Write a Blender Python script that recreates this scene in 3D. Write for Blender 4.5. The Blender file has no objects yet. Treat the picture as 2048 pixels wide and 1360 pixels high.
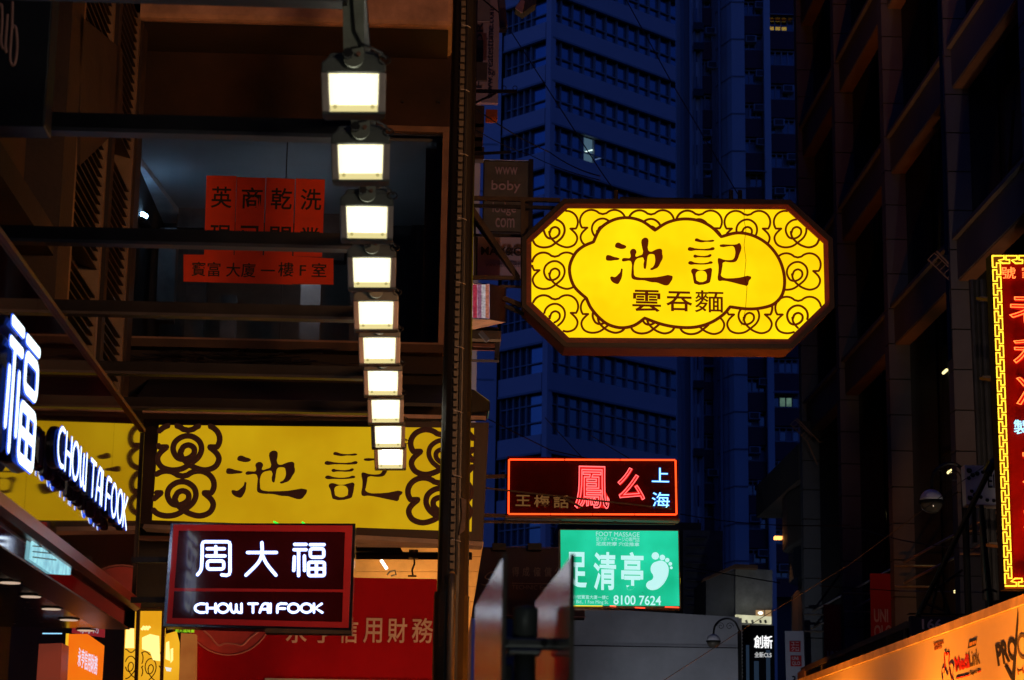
import bpy, bmesh, math, random
from mathutils import Vector, Matrix
random.seed(7)
sc = bpy.context.scene
COL = sc.collection
# ------------------------------------------------------------------ camera
F = 4339.0
CAM = Vector((0, 0, 1.6))
yv = Vector((-171, -960, -F)).normalized()
zv = Vector((.015, 1, -(171*.015+960)/F)).normalized()
xv = yv.cross(zv).normalized()
cd = bpy.data.cameras.new('camera'); cam = bpy.data.objects.new('camera', cd); COL.objects.link(cam)
cam.matrix_world = Matrix.Translation(CAM) @ Matrix((xv, yv, zv)).to_4x4()
cd.sensor_width = 36; cd.lens = F/2048*36; cd.clip_end = 3000; cd.clip_start = .1
cd.dof.use_dof = True; cd.dof.focus_distance = 31; cd.dof.aperture_fstop = 4.0
sc.camera = cam
# ------------------------------------------------------------------ dusk sky
w = bpy.data.worlds.new('World'); sc.world = w; w.use_nodes = True
nt = w.node_tree
bg = nt.nodes['Background']
sky = nt.nodes.new('ShaderNodeTexSky'); sky.sky_type = 'NISHITA'; sky.sun_disc = False
sky.sun_elevation = math.radians(-4.0); sky.sun_rotation = math.radians(200); sky.altitude = 30
mul = nt.nodes.new('ShaderNodeMix'); mul.data_type = 'RGBA'; mul.blend_type = 'MULTIPLY'
mul.inputs[0].default_value = 1
mul.inputs[7].default_value = (.13, .35, 1.75, 1)      # tungsten white balance turns the dusk sky deep blue
nt.links.new(sky.outputs[0], mul.inputs[6]); nt.links.new(mul.outputs[2], bg.inputs[0])
bg.inputs[1].default_value = 2.9
sc.view_settings.view_transform = 'Standard'; sc.view_settings.look = 'None'
sc.view_settings.exposure = 0; sc.view_settings.gamma = 1
sc.render.engine = 'CYCLES'
sc.cycles.use_denoising = True
sc.cycles.max_bounces = 6; sc.cycles.sample_clamp_indirect = 3; sc.cycles.caustics_reflective = False
sc.cycles.caustics_refractive = False

# ------------------------------------------------------------------ geometry helpers
def ray(px, py):
    c = Vector((px-1024, -(py-680), -F))
    return Vector((xv.dot(c), yv.dot(c), zv.dot(c)))
def P(px, py, Y):
    d = ray(px, py); return CAM + d*(Y/d.y)
def PX(px, py, X):
    d = ray(px, py); return CAM + d*(X/d.x)
def proj(p):
    v = p-CAM
    c = xv*v.x + yv*v.y + zv*v.z
    return 1024+F*c.x/-c.z, 680-F*c.y/-c.z
def R4(x0, y0, x1, y1, Y):
    """world X0, X1, Z0, Z1 of a pixel rectangle on the plane Y"""
    xm, ym = (x0+x1)/2, (y0+y1)/2
    return P(x0, ym, Y).x, P(x1, ym, Y).x, P(xm, y1, Y).z, P(xm, y0, Y).z

class MB:
    def __init__(s): s.v = []; s.f = []
    def add(s, vs, fs):
        o = len(s.v); s.v += [Vector(v) for v in vs]; s.f += [[i+o for i in f] for f in fs]; return s
    def box(s, a, b):
        x0, y0, z0 = [min(a[i], b[i]) for i in range(3)]; x1, y1, z1 = [max(a[i], b[i]) for i in range(3)]
        return s.add([(x0,y0,z0),(x1,y0,z0),(x1,y1,z0),(x0,y1,z0),(x0,y0,z1),(x1,y0,z1),(x1,y1,z1),(x0,y1,z1)],
                     [(3,2,1,0),(4,5,6,7),(0,1,5,4),(1,2,6,5),(2,3,7,6),(3,0,4,7)])
    def obox(s, o, u, v, n):
        """box from corner o with edge vectors u, v, n"""
        o = Vector(o); u = Vector(u); v = Vector(v); n = Vector(n)
        return s.add([o, o+u, o+u+v, o+v, o+n, o+u+n, o+u+v+n, o+v+n],
                     [(3,2,1,0),(4,5,6,7),(0,1,5,4),(1,2,6,5),(2,3,7,6),(3,0,4,7)])
    def bar(s, a, b, w_, h_=None, up=(0,0,1)):
        a = Vector(a); b = Vector(b); h_ = h_ or w_
        d = (b-a).normalized(); up = Vector(up)
        if abs(d.dot(up)) > .98: up = Vector((1,0,0))
        x = d.cross(up).normalized(); z = x.cross(d).normalized()
        return s.obox(a-x*w_/2-z*h_/2, b-a, x*w_, z*h_)
    def tube(s, pts, r, n=8, closed=False, r2=None):
        pts = [Vector(p) for p in pts]; q = [pts[0]]
        for p in pts[1:]:
            if (p-q[-1]).length > 1e-6: q.append(p)
        if closed and (q[0]-q[-1]).length < 1e-6: q.pop()
        pts = q; m = len(pts)
        if m < 2: return s
        base = len(s.v); prev = None
        for i, p in enumerate(pts):
            a = pts[i-1] if (i or closed) else p; b = pts[(i+1) % m] if (i < m-1 or closed) else p
            d1 = (p-a); d2 = (b-p)
            d1 = d1.normalized() if d1.length > 1e-9 else d2.normalized()
            d2 = d2.normalized() if d2.length > 1e-9 else d1
            t = (d1+d2)
            t = t.normalized() if t.length > 1e-3 else d1
            if prev is None:
                up = Vector((0,0,1)) if abs(t.z) < .9 else Vector((0,1,0))
                x = t.cross(up).normalized()
            else:
                x = prev-t*prev.dot(t)
                x = x.normalized() if x.length > 1e-4 else t.orthogonal().normalized()
            y = t.cross(x); prev = x
            rr = r if r2 is None else r+(r2-r)*i/(m-1)
            k = 1/max(.6, t.dot(d1))
            side = (d2-d1); 
            for j in range(n):
                an = 2*math.pi*j/n
                s.v.append(p+(x*math.cos(an)+y*math.sin(an))*rr)
        for i in range(m-1 if not closed else m):
            i2 = (i+1) % m
            for j in range(n):
                j2 = (j+1) % n
                s.f.append([base+i*n+j, base+i*n+j2, base+i2*n+j2, base+i2*n+j])
        if not closed:
            s.f.append([base+j for j in reversed(range(n))]); s.f.append([base+(m-1)*n+j for j in range(n)])
        return s
    def ball(s, c, r, n=10, m=6, sx=1, sy=1, sz=1, z0=-1, z1=1):
        c = Vector(c); base = len(s.v)
        a0 = math.asin(z0); a1 = math.asin(z1)
        for i in range(m+1):
            la = a0+(a1-a0)*i/m
            for j in range(n):
                lo = 2*math.pi*j/n
                s.v.append(c+Vector((math.cos(la)*math.cos(lo)*r*sx, math.cos(la)*math.sin(lo)*r*sy, math.sin(la)*r*sz)))
        for i in range(m):
            for j in range(n):
                s.f.append([base+i*n+j, base+i*n+(j+1) % n, base+(i+1)*n+(j+1) % n, base+(i+1)*n+j])
        s.f.append([base+j for j in reversed(range(n))]); s.f.append([base+m*n+j for j in range(n)])
        return s
    def prism(s, poly, d):
        """poly: world points (planar, any order), extruded by vector d"""
        poly = [Vector(p) for p in poly]; d = Vector(d); n = len(poly)
        return s.add(poly+[p+d for p in poly], [list(range(n))[::-1], [n+i for i in range(n)]] +
                     [[i, (i+1) % n, n+(i+1) % n, n+i] for i in range(n)])
    def cyl(s, a, b, r, n=12, r2=None): return s.tube([a, b], r, n, r2=r2)

def wloc(o):
    v = Vector((0,0,0))
    while o is not None: v = v+o.location; o = o.parent
    return v
def link(name, me, mat, parent=None, smooth=False):
    if mat: 
        me.materials.clear(); me.materials.append(mat)
    if smooth:
        for p in me.polygons: p.use_smooth = True
    o = bpy.data.objects.new(name, me); COL.objects.link(o)
    if parent: o.parent = parent
    return o
def part(name, mb, mat, parent=None, smooth=False, bevel=0, kind=None):
    me = bpy.data.meshes.new(name)
    if parent is not None: off = wloc(parent)
    else:
        n = len(mb.v); off = Vector((sum(v.x for v in mb.v)/n, sum(v.y for v in mb.v)/n, min(v.z for v in mb.v)))
    me.from_pydata([v-off for v in mb.v], [], mb.f)
    bm = bmesh.new(); bm.from_mesh(me); bmesh.ops.recalc_face_normals(bm, faces=bm.faces); bm.to_mesh(me); bm.free()
    o = link(name, me, mat, parent, smooth)
    if parent is None: o.location = off
    if bevel:
        m = o.modifiers.new('bevel', 'BEVEL'); m.width = bevel; m.segments = 2; m.limit_method = 'ANGLE'
    if kind: o['kind'] = kind
    return o
def piece(name, me, parent, loc, rot=None):
    o = bpy.data.objects.new(name, me); COL.objects.link(o); o.parent = parent
    o.location = Vector(loc)-wloc(parent)
    if rot: o.rotation_euler = rot
    return o
def tag(o, label, cat, group=None):
    o['label'] = label; o['category'] = cat
    if group: o['group'] = group
    return o
def thing(name, label, cat, loc, group=None):
    o = bpy.data.objects.new(name, None); COL.objects.link(o); o.location = Vector(loc)
    o.empty_display_size = .2
    return tag(o, label, cat, group)
def copy_tree(o, parent=None):
    c = o.copy(); COL.objects.link(c)
    if parent: c.parent = parent
    for ch in list(o.children): copy_tree(ch, c)
    return c

# ------------------------------------------------------------------ materials
MATS = {}
def mat(name, col, rough=.6, metal=0, var=.25, scale=3.0, bump=.1, bscale=None, coat=0, streak=False, spec=.5):
    if name in MATS: return MATS[name]
    m = bpy.data.materials.new(name); m.use_nodes = True; t = m.node_tree; b = t.nodes['Principled BSDF']
    b.inputs['Roughness'].default_value = rough; b.inputs['Metallic'].default_value = metal
    b.inputs['Coat Weight'].default_value = coat; b.inputs['Specular IOR Level'].default_value = spec
    tc = t.nodes.new('ShaderNodeTexCoord')
    mp = t.nodes.new('ShaderNodeMapping'); t.links.new(tc.outputs['Object'], mp.inputs[0])
    if streak: mp.inputs['Scale'].default_value = (1, 1, .12)
    nz = t.nodes.new('ShaderNodeTexNoise'); nz.inputs['Scale'].default_value = scale; nz.inputs['Detail'].default_value = 6
    nz.inputs['Roughness'].default_value = .62
    t.links.new(mp.outputs[0], nz.inputs[0])
    cr = t.nodes.new('ShaderNodeValToRGB')
    c0 = tuple(x*(1-var) for x in col[:3])+(1,); c1 = tuple(min(1, x*(1+var)) for x in col[:3])+(1,)
    cr.color_ramp.elements[0].color = c0; cr.color_ramp.elements[1].color = c1
    cr.color_ramp.elements[0].position = .32; cr.color_ramp.elements[1].position = .68
    t.links.new(nz.outputs['Fac'], cr.inputs[0]); t.links.new(cr.outputs[0], b.inputs['Base Color'])
    rr = t.nodes.new('ShaderNodeMapRange'); rr.inputs[3].default_value = max(.02, rough*.8); rr.inputs[4].default_value = min(1, rough*1.25)
    t.links.new(nz.outputs['Fac'], rr.inputs[0]); t.links.new(rr.outputs[0], b.inputs['Roughness'])
    if bump:
        n2 = t.nodes.new('ShaderNodeTexNoise'); n2.inputs['Scale'].default_value = bscale or scale*8; n2.inputs['Detail'].default_value = 4
        t.links.new(tc.outputs['Object'], n2.inputs[0])
        bp = t.nodes.new('ShaderNodeBump'); bp.inputs['Strength'].default_value = bump; bp.inputs['Distance'].default_value = .02
        t.links.new(n2.outputs['Fac'], bp.inputs['Height']); t.links.new(bp.outputs[0], b.inputs['Normal'])
    MATS[name] = m; return m
def emi(name, col, st=1.0, col2=None, scale=1.2, base=None, rough=.4):
    """a lit surface: lamps, lit acrylic, neon; col2 mottles it the way uneven tubes behind acrylic do"""
    if name in MATS: return MATS[name]
    m = bpy.data.materials.new(name); m.use_nodes = True; t = m.node_tree; b = t.nodes['Principled BSDF']
    b.inputs['Base Color'].default_value = tuple(base or [c*.12 for c in col[:3]])+(1,)
    b.inputs['Roughness'].default_value = rough; b.inputs['Specular IOR Level'].default_value = .04
    b.inputs['Emission Color'].default_value = tuple(col)+(1,); b.inputs['Emission Strength'].default_value = st
    if col2:
        tc = t.nodes.new('ShaderNodeTexCoord'); nz = t.nodes.new('ShaderNodeTexNoise'); nz.inputs['Scale'].default_value = scale
        nz.inputs['Detail'].default_value = 3
        t.links.new(tc.outputs['Object'], nz.inputs[0])
        cr = t.nodes.new('ShaderNodeValToRGB'); cr.color_ramp.elements[0].position = .35; cr.color_ramp.elements[1].position = .65
        cr.color_ramp.elements[0].color = tuple(col)+(1,); cr.color_ramp.elements[1].color = tuple(col2)+(1,)
        t.links.new(nz.outputs['Fac'], cr.inputs[0]); t.links.new(cr.outputs[0], b.inputs['Emission Color'])
    MATS[name] = m; return m
def glass(name, tint=(.6,.7,.8), clear=.75, rough=.03):
    if name in MATS: return MATS[name]
    m = bpy.data.materials.new(name); m.use_nodes = True; t = m.node_tree
    for n in list(t.nodes):
        if n.type != 'OUTPUT_MATERIAL': t.nodes.remove(n)
    out = [n for n in t.nodes if n.type == 'OUTPUT_MATERIAL'][0]
    tr = t.nodes.new('ShaderNodeBsdfTransparent'); tr.inputs[0].default_value = tuple(tint)+(1,)
    gl = t.nodes.new('ShaderNodeBsdfGlossy'); gl.inputs['Roughness'].default_value = rough
    fr = t.nodes.new('ShaderNodeFresnel'); fr.inputs[0].default_value = 1.5
    mx = t.nodes.new('ShaderNodeMixShader')
    t.links.new(fr.outputs[0], mx.inputs[0]); t.links.new(tr.outputs[0], mx.inputs[1]); t.links.new(gl.outputs[0], mx.inputs[2])
    t.links.new(mx.outputs[0], out.inputs[0])
    MATS[name] = m; return m

M_black = mat('black_steel', (.012,.012,.013), .45, .3)
M_steel = mat('grey_steel', (.16,.17,.18), .4, .8)
M_dsteel = mat('dark_rusty_steel', (.07,.05,.035), .6, .3, var=.5)
M_chrome = mat('chrome', (.6,.58,.55), .12, 1, var=.1, bump=.02)
M_stone = mat('granite_cladding', (.105,.11,.12), .55, 0, var=.15, scale=1.5, bump=.15, bscale=60)
M_stone2 = mat('granite_beam', (.10,.105,.115), .55, 0, var=.15, scale=1.5, bump=.15, bscale=60)
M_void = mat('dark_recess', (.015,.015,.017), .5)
M_dglass = mat('dark_window_glass', (.035,.05,.07), .06, 0, var=.3, scale=.6, bump=0, spec=.8)
M_bglass = mat('blue_tower_glass', (.30,.46,.60), .14, .95, var=.2, scale=.08, bump=.02, bscale=.4)
M_tower = mat('pale_spandrel', (.47,.42,.44), .5, 0, var=.06, scale=.15, bump=.02)
M_mull = mat('pale_mullion', (.26,.27,.28), .5, .1, var=.08, bump=0)
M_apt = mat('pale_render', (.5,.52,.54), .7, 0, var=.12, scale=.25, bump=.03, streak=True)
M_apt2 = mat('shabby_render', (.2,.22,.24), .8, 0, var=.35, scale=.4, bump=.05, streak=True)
M_maroon = mat('maroon_tiles', (.10,.028,.035), .6, 0, var=.25, scale=.5, bump=.02)
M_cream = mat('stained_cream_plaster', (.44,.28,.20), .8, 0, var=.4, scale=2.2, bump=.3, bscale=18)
M_flank = mat('dim_flank_plaster', (.024,.015,.0105), .8, 0, var=.35, scale=2.2, bump=.3, bscale=18)  # the cream plaster darkened; shade of the flank put into its colour
M_brownwall = mat('grimy_brown_wall', (.026,.0125,.0085), .8, 0, var=.85, scale=.9, bump=.25, bscale=14)
M_darkwall = mat('sooty_wall', (.016,.011,.009), .85, 0, var=.4, scale=1.3, bump=.2)
M_olive = mat('olive_plaster', (.05,.03,.010), .8, 0, var=.25, scale=1.0)
M_pole = mat('painted_brown_post', (.013,.012,.010), .45, .2, var=.5, scale=5, streak=True)
M_pipe = mat('galvanised_conduit', (.10,.095,.085), .45, .6, var=.3, scale=6, streak=True)
M_asphalt = mat('asphalt', (.05,.05,.05), .85, 0, scale=8, bump=.5)
M_pave = mat('concrete_paving', (.22,.21,.2), .8, 0, scale=3)

# ------------------------------------------------------------------ text and stroke helpers
def text_mesh(body, bold=0.0, ext=.01, outline=0, align=None, spacing=1.0, line=1.0):
    c = bpy.data.curves.new('t', 'FONT'); c.body = body; c.space_character = spacing; c.space_line = line
    c.resolution_u = 4
    if align: c.align_x = align
    if outline:
        c.fill_mode = 'NONE'; c.bevel_depth = outline; c.bevel_resolution = 1
    else:
        c.fill_mode = 'BOTH'; c.extrude = ext; c.offset = bold
    o = bpy.data.objects.new('t', c); COL.objects.link(o)
    dg = bpy.context.evaluated_depsgraph_get()
    me = bpy.data.meshes.new_from_object(o.evaluated_get(dg))
    bpy.data.objects.remove(o); bpy.data.curves.remove(c)
    return me
def text_on(name, body, mapf, mt, parent, bold=0.0, ext=.012, outline=0, deep=None, rot=False, **k):
    """mapf(s, t, d): unit coordinates on the sign (s right, t up, 0..1) and depth d in metres to world"""
    me = text_mesh(body, bold, .01, outline, **k)
    xs = [v.co.x for v in me.vertices]; ys = [v.co.y for v in me.vertices]; zs = [abs(v.co.z) for v in me.vertices]
    x0, x1, y0, y1 = min(xs), max(xs), min(ys), max(ys); zm = max(zs) or 1
    off = wloc(parent)
    for v in me.vertices:
        s, t = (v.co.x-x0)/max(1e-6, x1-x0), (v.co.y-y0)/max(1e-6, y1-y0)
        if rot: s, t = 1-t, s
        v.co = mapf(s, t, v.co.z/zm*ext)-off
    return link(name, me, mt, parent)
def face_map(x0, y0, x1, y1, Y):
    """sign plane facing the camera at depth Y; d towards the viewer"""
    X0, X1, Z0, Z1 = R4(x0, y0, x1, y1, Y)
    return lambda s, t, d: Vector((X0+(X1-X0)*s, Y-d, Z0+(Z1-Z0)*t))
def quad_map(bl, br, tl, n):
    bl = Vector(bl); br = Vector(br); tl = Vector(tl); n = Vector(n)
    return lambda s, t, d: bl+(br-bl)*s+(tl-bl)*t+n*d
def curve_shape(name, polys, mapf, ext, mt, parent, smooth=True):
    """closed outlines (first is outer, others may be holes) filled and extruded; mapf(x, y, d) to world"""
    c = bpy.data.curves.new('c', 'CURVE'); c.dimensions = '2D'; c.fill_mode = 'BOTH'; c.extrude = 1; c.resolution_u = 3
    for pl in polys:
        sp = c.splines.new('BEZIER'); sp.bezier_points.add(len(pl)-1); sp.use_cyclic_u = True
        for b, p in zip(sp.bezier_points, pl):
            b.co = (p[0], -p[1], 0); b.handle_left_type = b.handle_right_type = 'AUTO' if smooth else 'VECTOR'
    o = bpy.data.objects.new('c', c); COL.objects.link(o)
    dg = bpy.context.evaluated_depsgraph_get()
    me = bpy.data.meshes.new_from_object(o.evaluated_get(dg))
    bpy.data.objects.remove(o); bpy.data.curves.remove(c)
    off = wloc(parent)
    for v in me.vertices: v.co = mapf(v.co.x, -v.co.y, v.co.z*ext)-off
    return link(name, me, mt, parent)
def spline(pts, n=6, closed=False):
    out = []; m = len(pts)
    rng = range(m if closed else m-1)
    for i in rng:
        p0 = pts[(i-1) % m] if (closed or i) else pts[0]; p1 = pts[i]; p2 = pts[(i+1) % m]
        p3 = pts[(i+2) % m] if (closed or i+2 < m) else pts[-1]
        for k in range(n):
            t = k/n
            out.append(tuple(.5*((2*p1[a])+(-p0[a]+p2[a])*t+(2*p0[a]-5*p1[a]+4*p2[a]-p3[a])*t*t+(-p0[a]+3*p1[a]-3*p2[a]+p3[a])*t**3) for a in (0, 1)))
    if not closed: out.append(tuple(pts[-1]))
    return out
def rrect(x0, y0, x1, y1, r, n=3):
    out = []
    for cx, cy, a in ((x1-r, y0+r, -90), (x1-r, y1-r, 0), (x0+r, y1-r, 90), (x0+r, y0+r, 180)):
        for k in range(n+1):
            t = math.radians(a+90*k/n); out.append((cx+r*math.cos(t), cy+r*math.sin(t)))
    out.append(out[0]); return out
def round_strokes(mb, strokes, mapf, r, d=0.0, n=8):
    for st in strokes:
        pts = [mapf(x, y, d) for x, y in st]
        closed = len(st) > 3 and abs(st[0][0]-st[-1][0])+abs(st[0][1]-st[-1][1]) < 1e-6
        mb.tube(pts, r, n, closed=closed)
        if not closed:
            for e in (pts[0], pts[-1]): mb.ball(e, r, n, 4)
    return mb
def flatten(mb, axis, plane, k):
    for v in mb.v: v[axis] = plane+(v[axis]-plane)*k
    return mb
def inside(p, poly):
    x, y = p; c = False; n = len(poly)
    for i in range(n):
        x1, y1 = poly[i]; x2, y2 = poly[(i+1) % n]
        if (y1 > y) != (y2 > y) and x < (x2-x1)*(y-y1)/(y2-y1)+x1: c = not c
    return c

# ================================================================== SETTING
g = MB().box((-200,-60,-.3),(200,600,0)); o = part('ground', g, M_asphalt); o['kind'] = 'structure'
g = MB().box((1.2,-40,.004),(5.6,140,.012)); o = part('road', g, M_asphalt); o['kind'] = 'structure'
g = MB().box((-6,-40,.0),(1.0,140,.14)); o = part('pavement', g, M_pave); o['kind'] = 'structure'
g = MB().box((5.8,-40,.0),(12,140,.14)); o = part('pavement', g, M_pave); o['kind'] = 'structure'

# ---------------- helpers for walls with Z relative to the eye
E_ = 1.6
def Zr(h): return E_+h

# ---------------- glass office tower, corner towards the viewer
def tower():
    YC = 150.0
    base = P(1091, 1050, YC); base.z = 0
    root = thing('office_tower', 'tall dusk-blue glass office tower with its corner towards the street, behind the octagonal sign', 'office tower', base)
    d1 = ray(5576, 1640); d1.z = 0; d1.normalize()
    d2 = Vector((-d1.y, d1.x, 0))
    if d2.y < 0: d2 = -d2
    def solve(d, px, z):
        lo, hi = 0, 80
        s = 1 if proj(base+d*20)[0] > proj(base)[0] else -1
        for _ in range(40):
            m = (lo+hi)/2
            if (proj(base+d*m+Vector((0,0,z)))[0]-px)*s < 0: lo = m
            else: hi = m
        return lo
    zmid = P(1095, 300, YC).z
    W1 = solve(d1, 1364, zmid); W2 = solve(d2, 1006, zmid)
    n1 = Vector((d1.y, -d1.x, 0)); n1 = n1 if n1.y < 0 else -n1
    n2 = Vector((d2.y, -d2.x, 0)); n2 = n2 if n2.dot(d1) < 0 else -n2
    def zy(y): return P(1094, y, YC).z
    tops = [-132, -46, 41, 127, 213, 300, 386, 473, 559, 650, 743, 867, 990, 1110]
    hs = [31]*10+[35, 35, 35, 35]
    core = MB().obox(base+d1*.6+d2*.6, d1*(W1-.6), d2*(W2+8), Vector((0,0,zy(-150))))
    part('core', core, M_void, root)
    # spandrels, both faces
    for y, h in zip(tops, hs):
        z0, z1 = zy(y+h), zy(y)
        part('spandrel', MB().obox(base+n1*.12+Vector((0,0,z0)), d1*W1, d2*.5, Vector((0,0,z1-z0))), M_tower, root)
        part('spandrel', MB().obox(base+n2*.12+d2*.45+Vector((0,0,z0)), d2*(W2-.45), d1*.5, Vector((0,0,z1-z0))), M_tower, root)
        part('ledge', MB().obox(base+n1*.2-d1*.0+Vector((0,0,z0-.16)), d1*W1, d2*.3, Vector((0,0,.14))), M_mull, root)
        part('ledge', MB().obox(base+n2*.2+d2*.32+Vector((0,0,z0-.16)), d2*(W2-.32), d1*.3, Vector((0,0,.14))), M_mull, root)
    NP1, NP2 = 12, 4
    p1, p2 = W1/NP1, (W2-2.2)/NP2
    pm = {}
    lit_mat = emi('lit_office_window', (.16,.30,.42), .35)
    for i in range(len(tops)-1):
        z0, z1 = zy(tops[i+1]), zy(tops[i]+hs[i])
        H = z1-z0-.16; rows = 3 if H > 2.6 else 2
        for k in range(NP1):
            o0 = base+d1*(k*p1)+d2*.35+Vector((0,0,z0))
            lit = (tops[i] == 213 and k == 3)
            key = (1, round(H, 2), lit)
            if key not in pm:
                me = bpy.data.meshes.new('pane'); b = MB().obox((0,0,0), d1*(p1), d2*.06, (0,0,H)); me.from_pydata(b.v, [], b.f)
                me.materials.append(lit_mat if lit else M_bglass); pm[key] = me
            q = piece('pane', pm[key], root, o0)
            if lit:
                tb = MB().tube([o0+d1*.15-d2*.1+Vector((0,0,.75)), o0+d1*(p1-.12)-d2*.1+Vector((0,0,1.15))], .045, 6)
                part('fluorescent_tube', tb, emi('office_tube', (.75,1,.9), 1.6), q)
                tb = MB().tube([o0+d1*(p1+.15)-d2*.1+Vector((0,0,.45)), o0+d1*(p1*1.8)-d2*.1+Vector((0,0,.8))], .045, 6)
                part('fluorescent_tube', tb, emi('office_tube_dim', (.25,.4,.8), .35), q)
        for k in range(NP2+1):
            ww = 2.2 if k == 0 else p2; s0 = 0 if k == 0 else 2.2+(k-1)*p2
            o0 = base+d2*s0+d1*.35+Vector((0,0,z0))
            key = (2, round(H, 2), k == 0)
            if key not in pm:
                me = bpy.data.meshes.new('pane'); b = MB().obox((0,0,0), d2*(ww), d1*.06, (0,0,H)); me.from_pydata(b.v, [], b.f)
                me.materials.append(M_dglass if k else M_bglass); pm[key] = me  # dark glass on this face stands in for its missing sky reflection
            piece('pane', pm[key], root, o0)
        mu = MB()
        for k in range(0, NP1+1): mu.obox(base+d1*(k*p1-.05)+d2*.12+Vector((0,0,z0)), d1*.11, d2*.2, (0,0,H))
        for k in range(1, NP2+2): mu.obox(base+d2*(2.2+(k-1)*p2-.05)+d1*.12+Vector((0,0,z0)), d2*.11, d1*.2, (0,0,H))
        hh = [.36] if rows == 2 else [.3, .72]
        for f_ in hh:
            mu.obox(base+d2*.15+Vector((0,0,z0+H*f_)), d1*W1, d2*.14, (0,0,.09))
            mu.obox(base+d1*.15+d2*.3+Vector((0,0,z0+H*f_)), d2*(W2-.3), d1*.14, (0,0,.09))
        part('mullion_grid', mu, M_mull, root)
    # side wing left of the corner block
    e = base+d2*W2
    x4 = Vector((-1,.02,0)).normalized()
    part('corner_post', MB().obox(base+n1*.16+n2*.16, d1*.5, d2*.5, (0,0,zy(-150))), M_tower, root)
    wing = MB().obox(e+n2*.3, x4*16, Vector((0,14,0)), (0,0,zy(-150)))
    part('side_wing', wing, M_tower, root)
    jt = MB()
    for y in range(-120, 1100, 96): jt.obox(e+n2*.3+Vector((0,-.05,zy(y)))+x4*.2, x4*16, (0,.04,0), (0,0,.12))
    for q in (3.1, 6.4, 9.6): jt.obox(e+n2*.3+Vector((0,-.055,0))+x4*q, x4*.1, (0,.04,0), (0,0,zy(-150)))
    part('wing_joint', jt, M_mull, root, kind='stuff')
tower()

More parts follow.
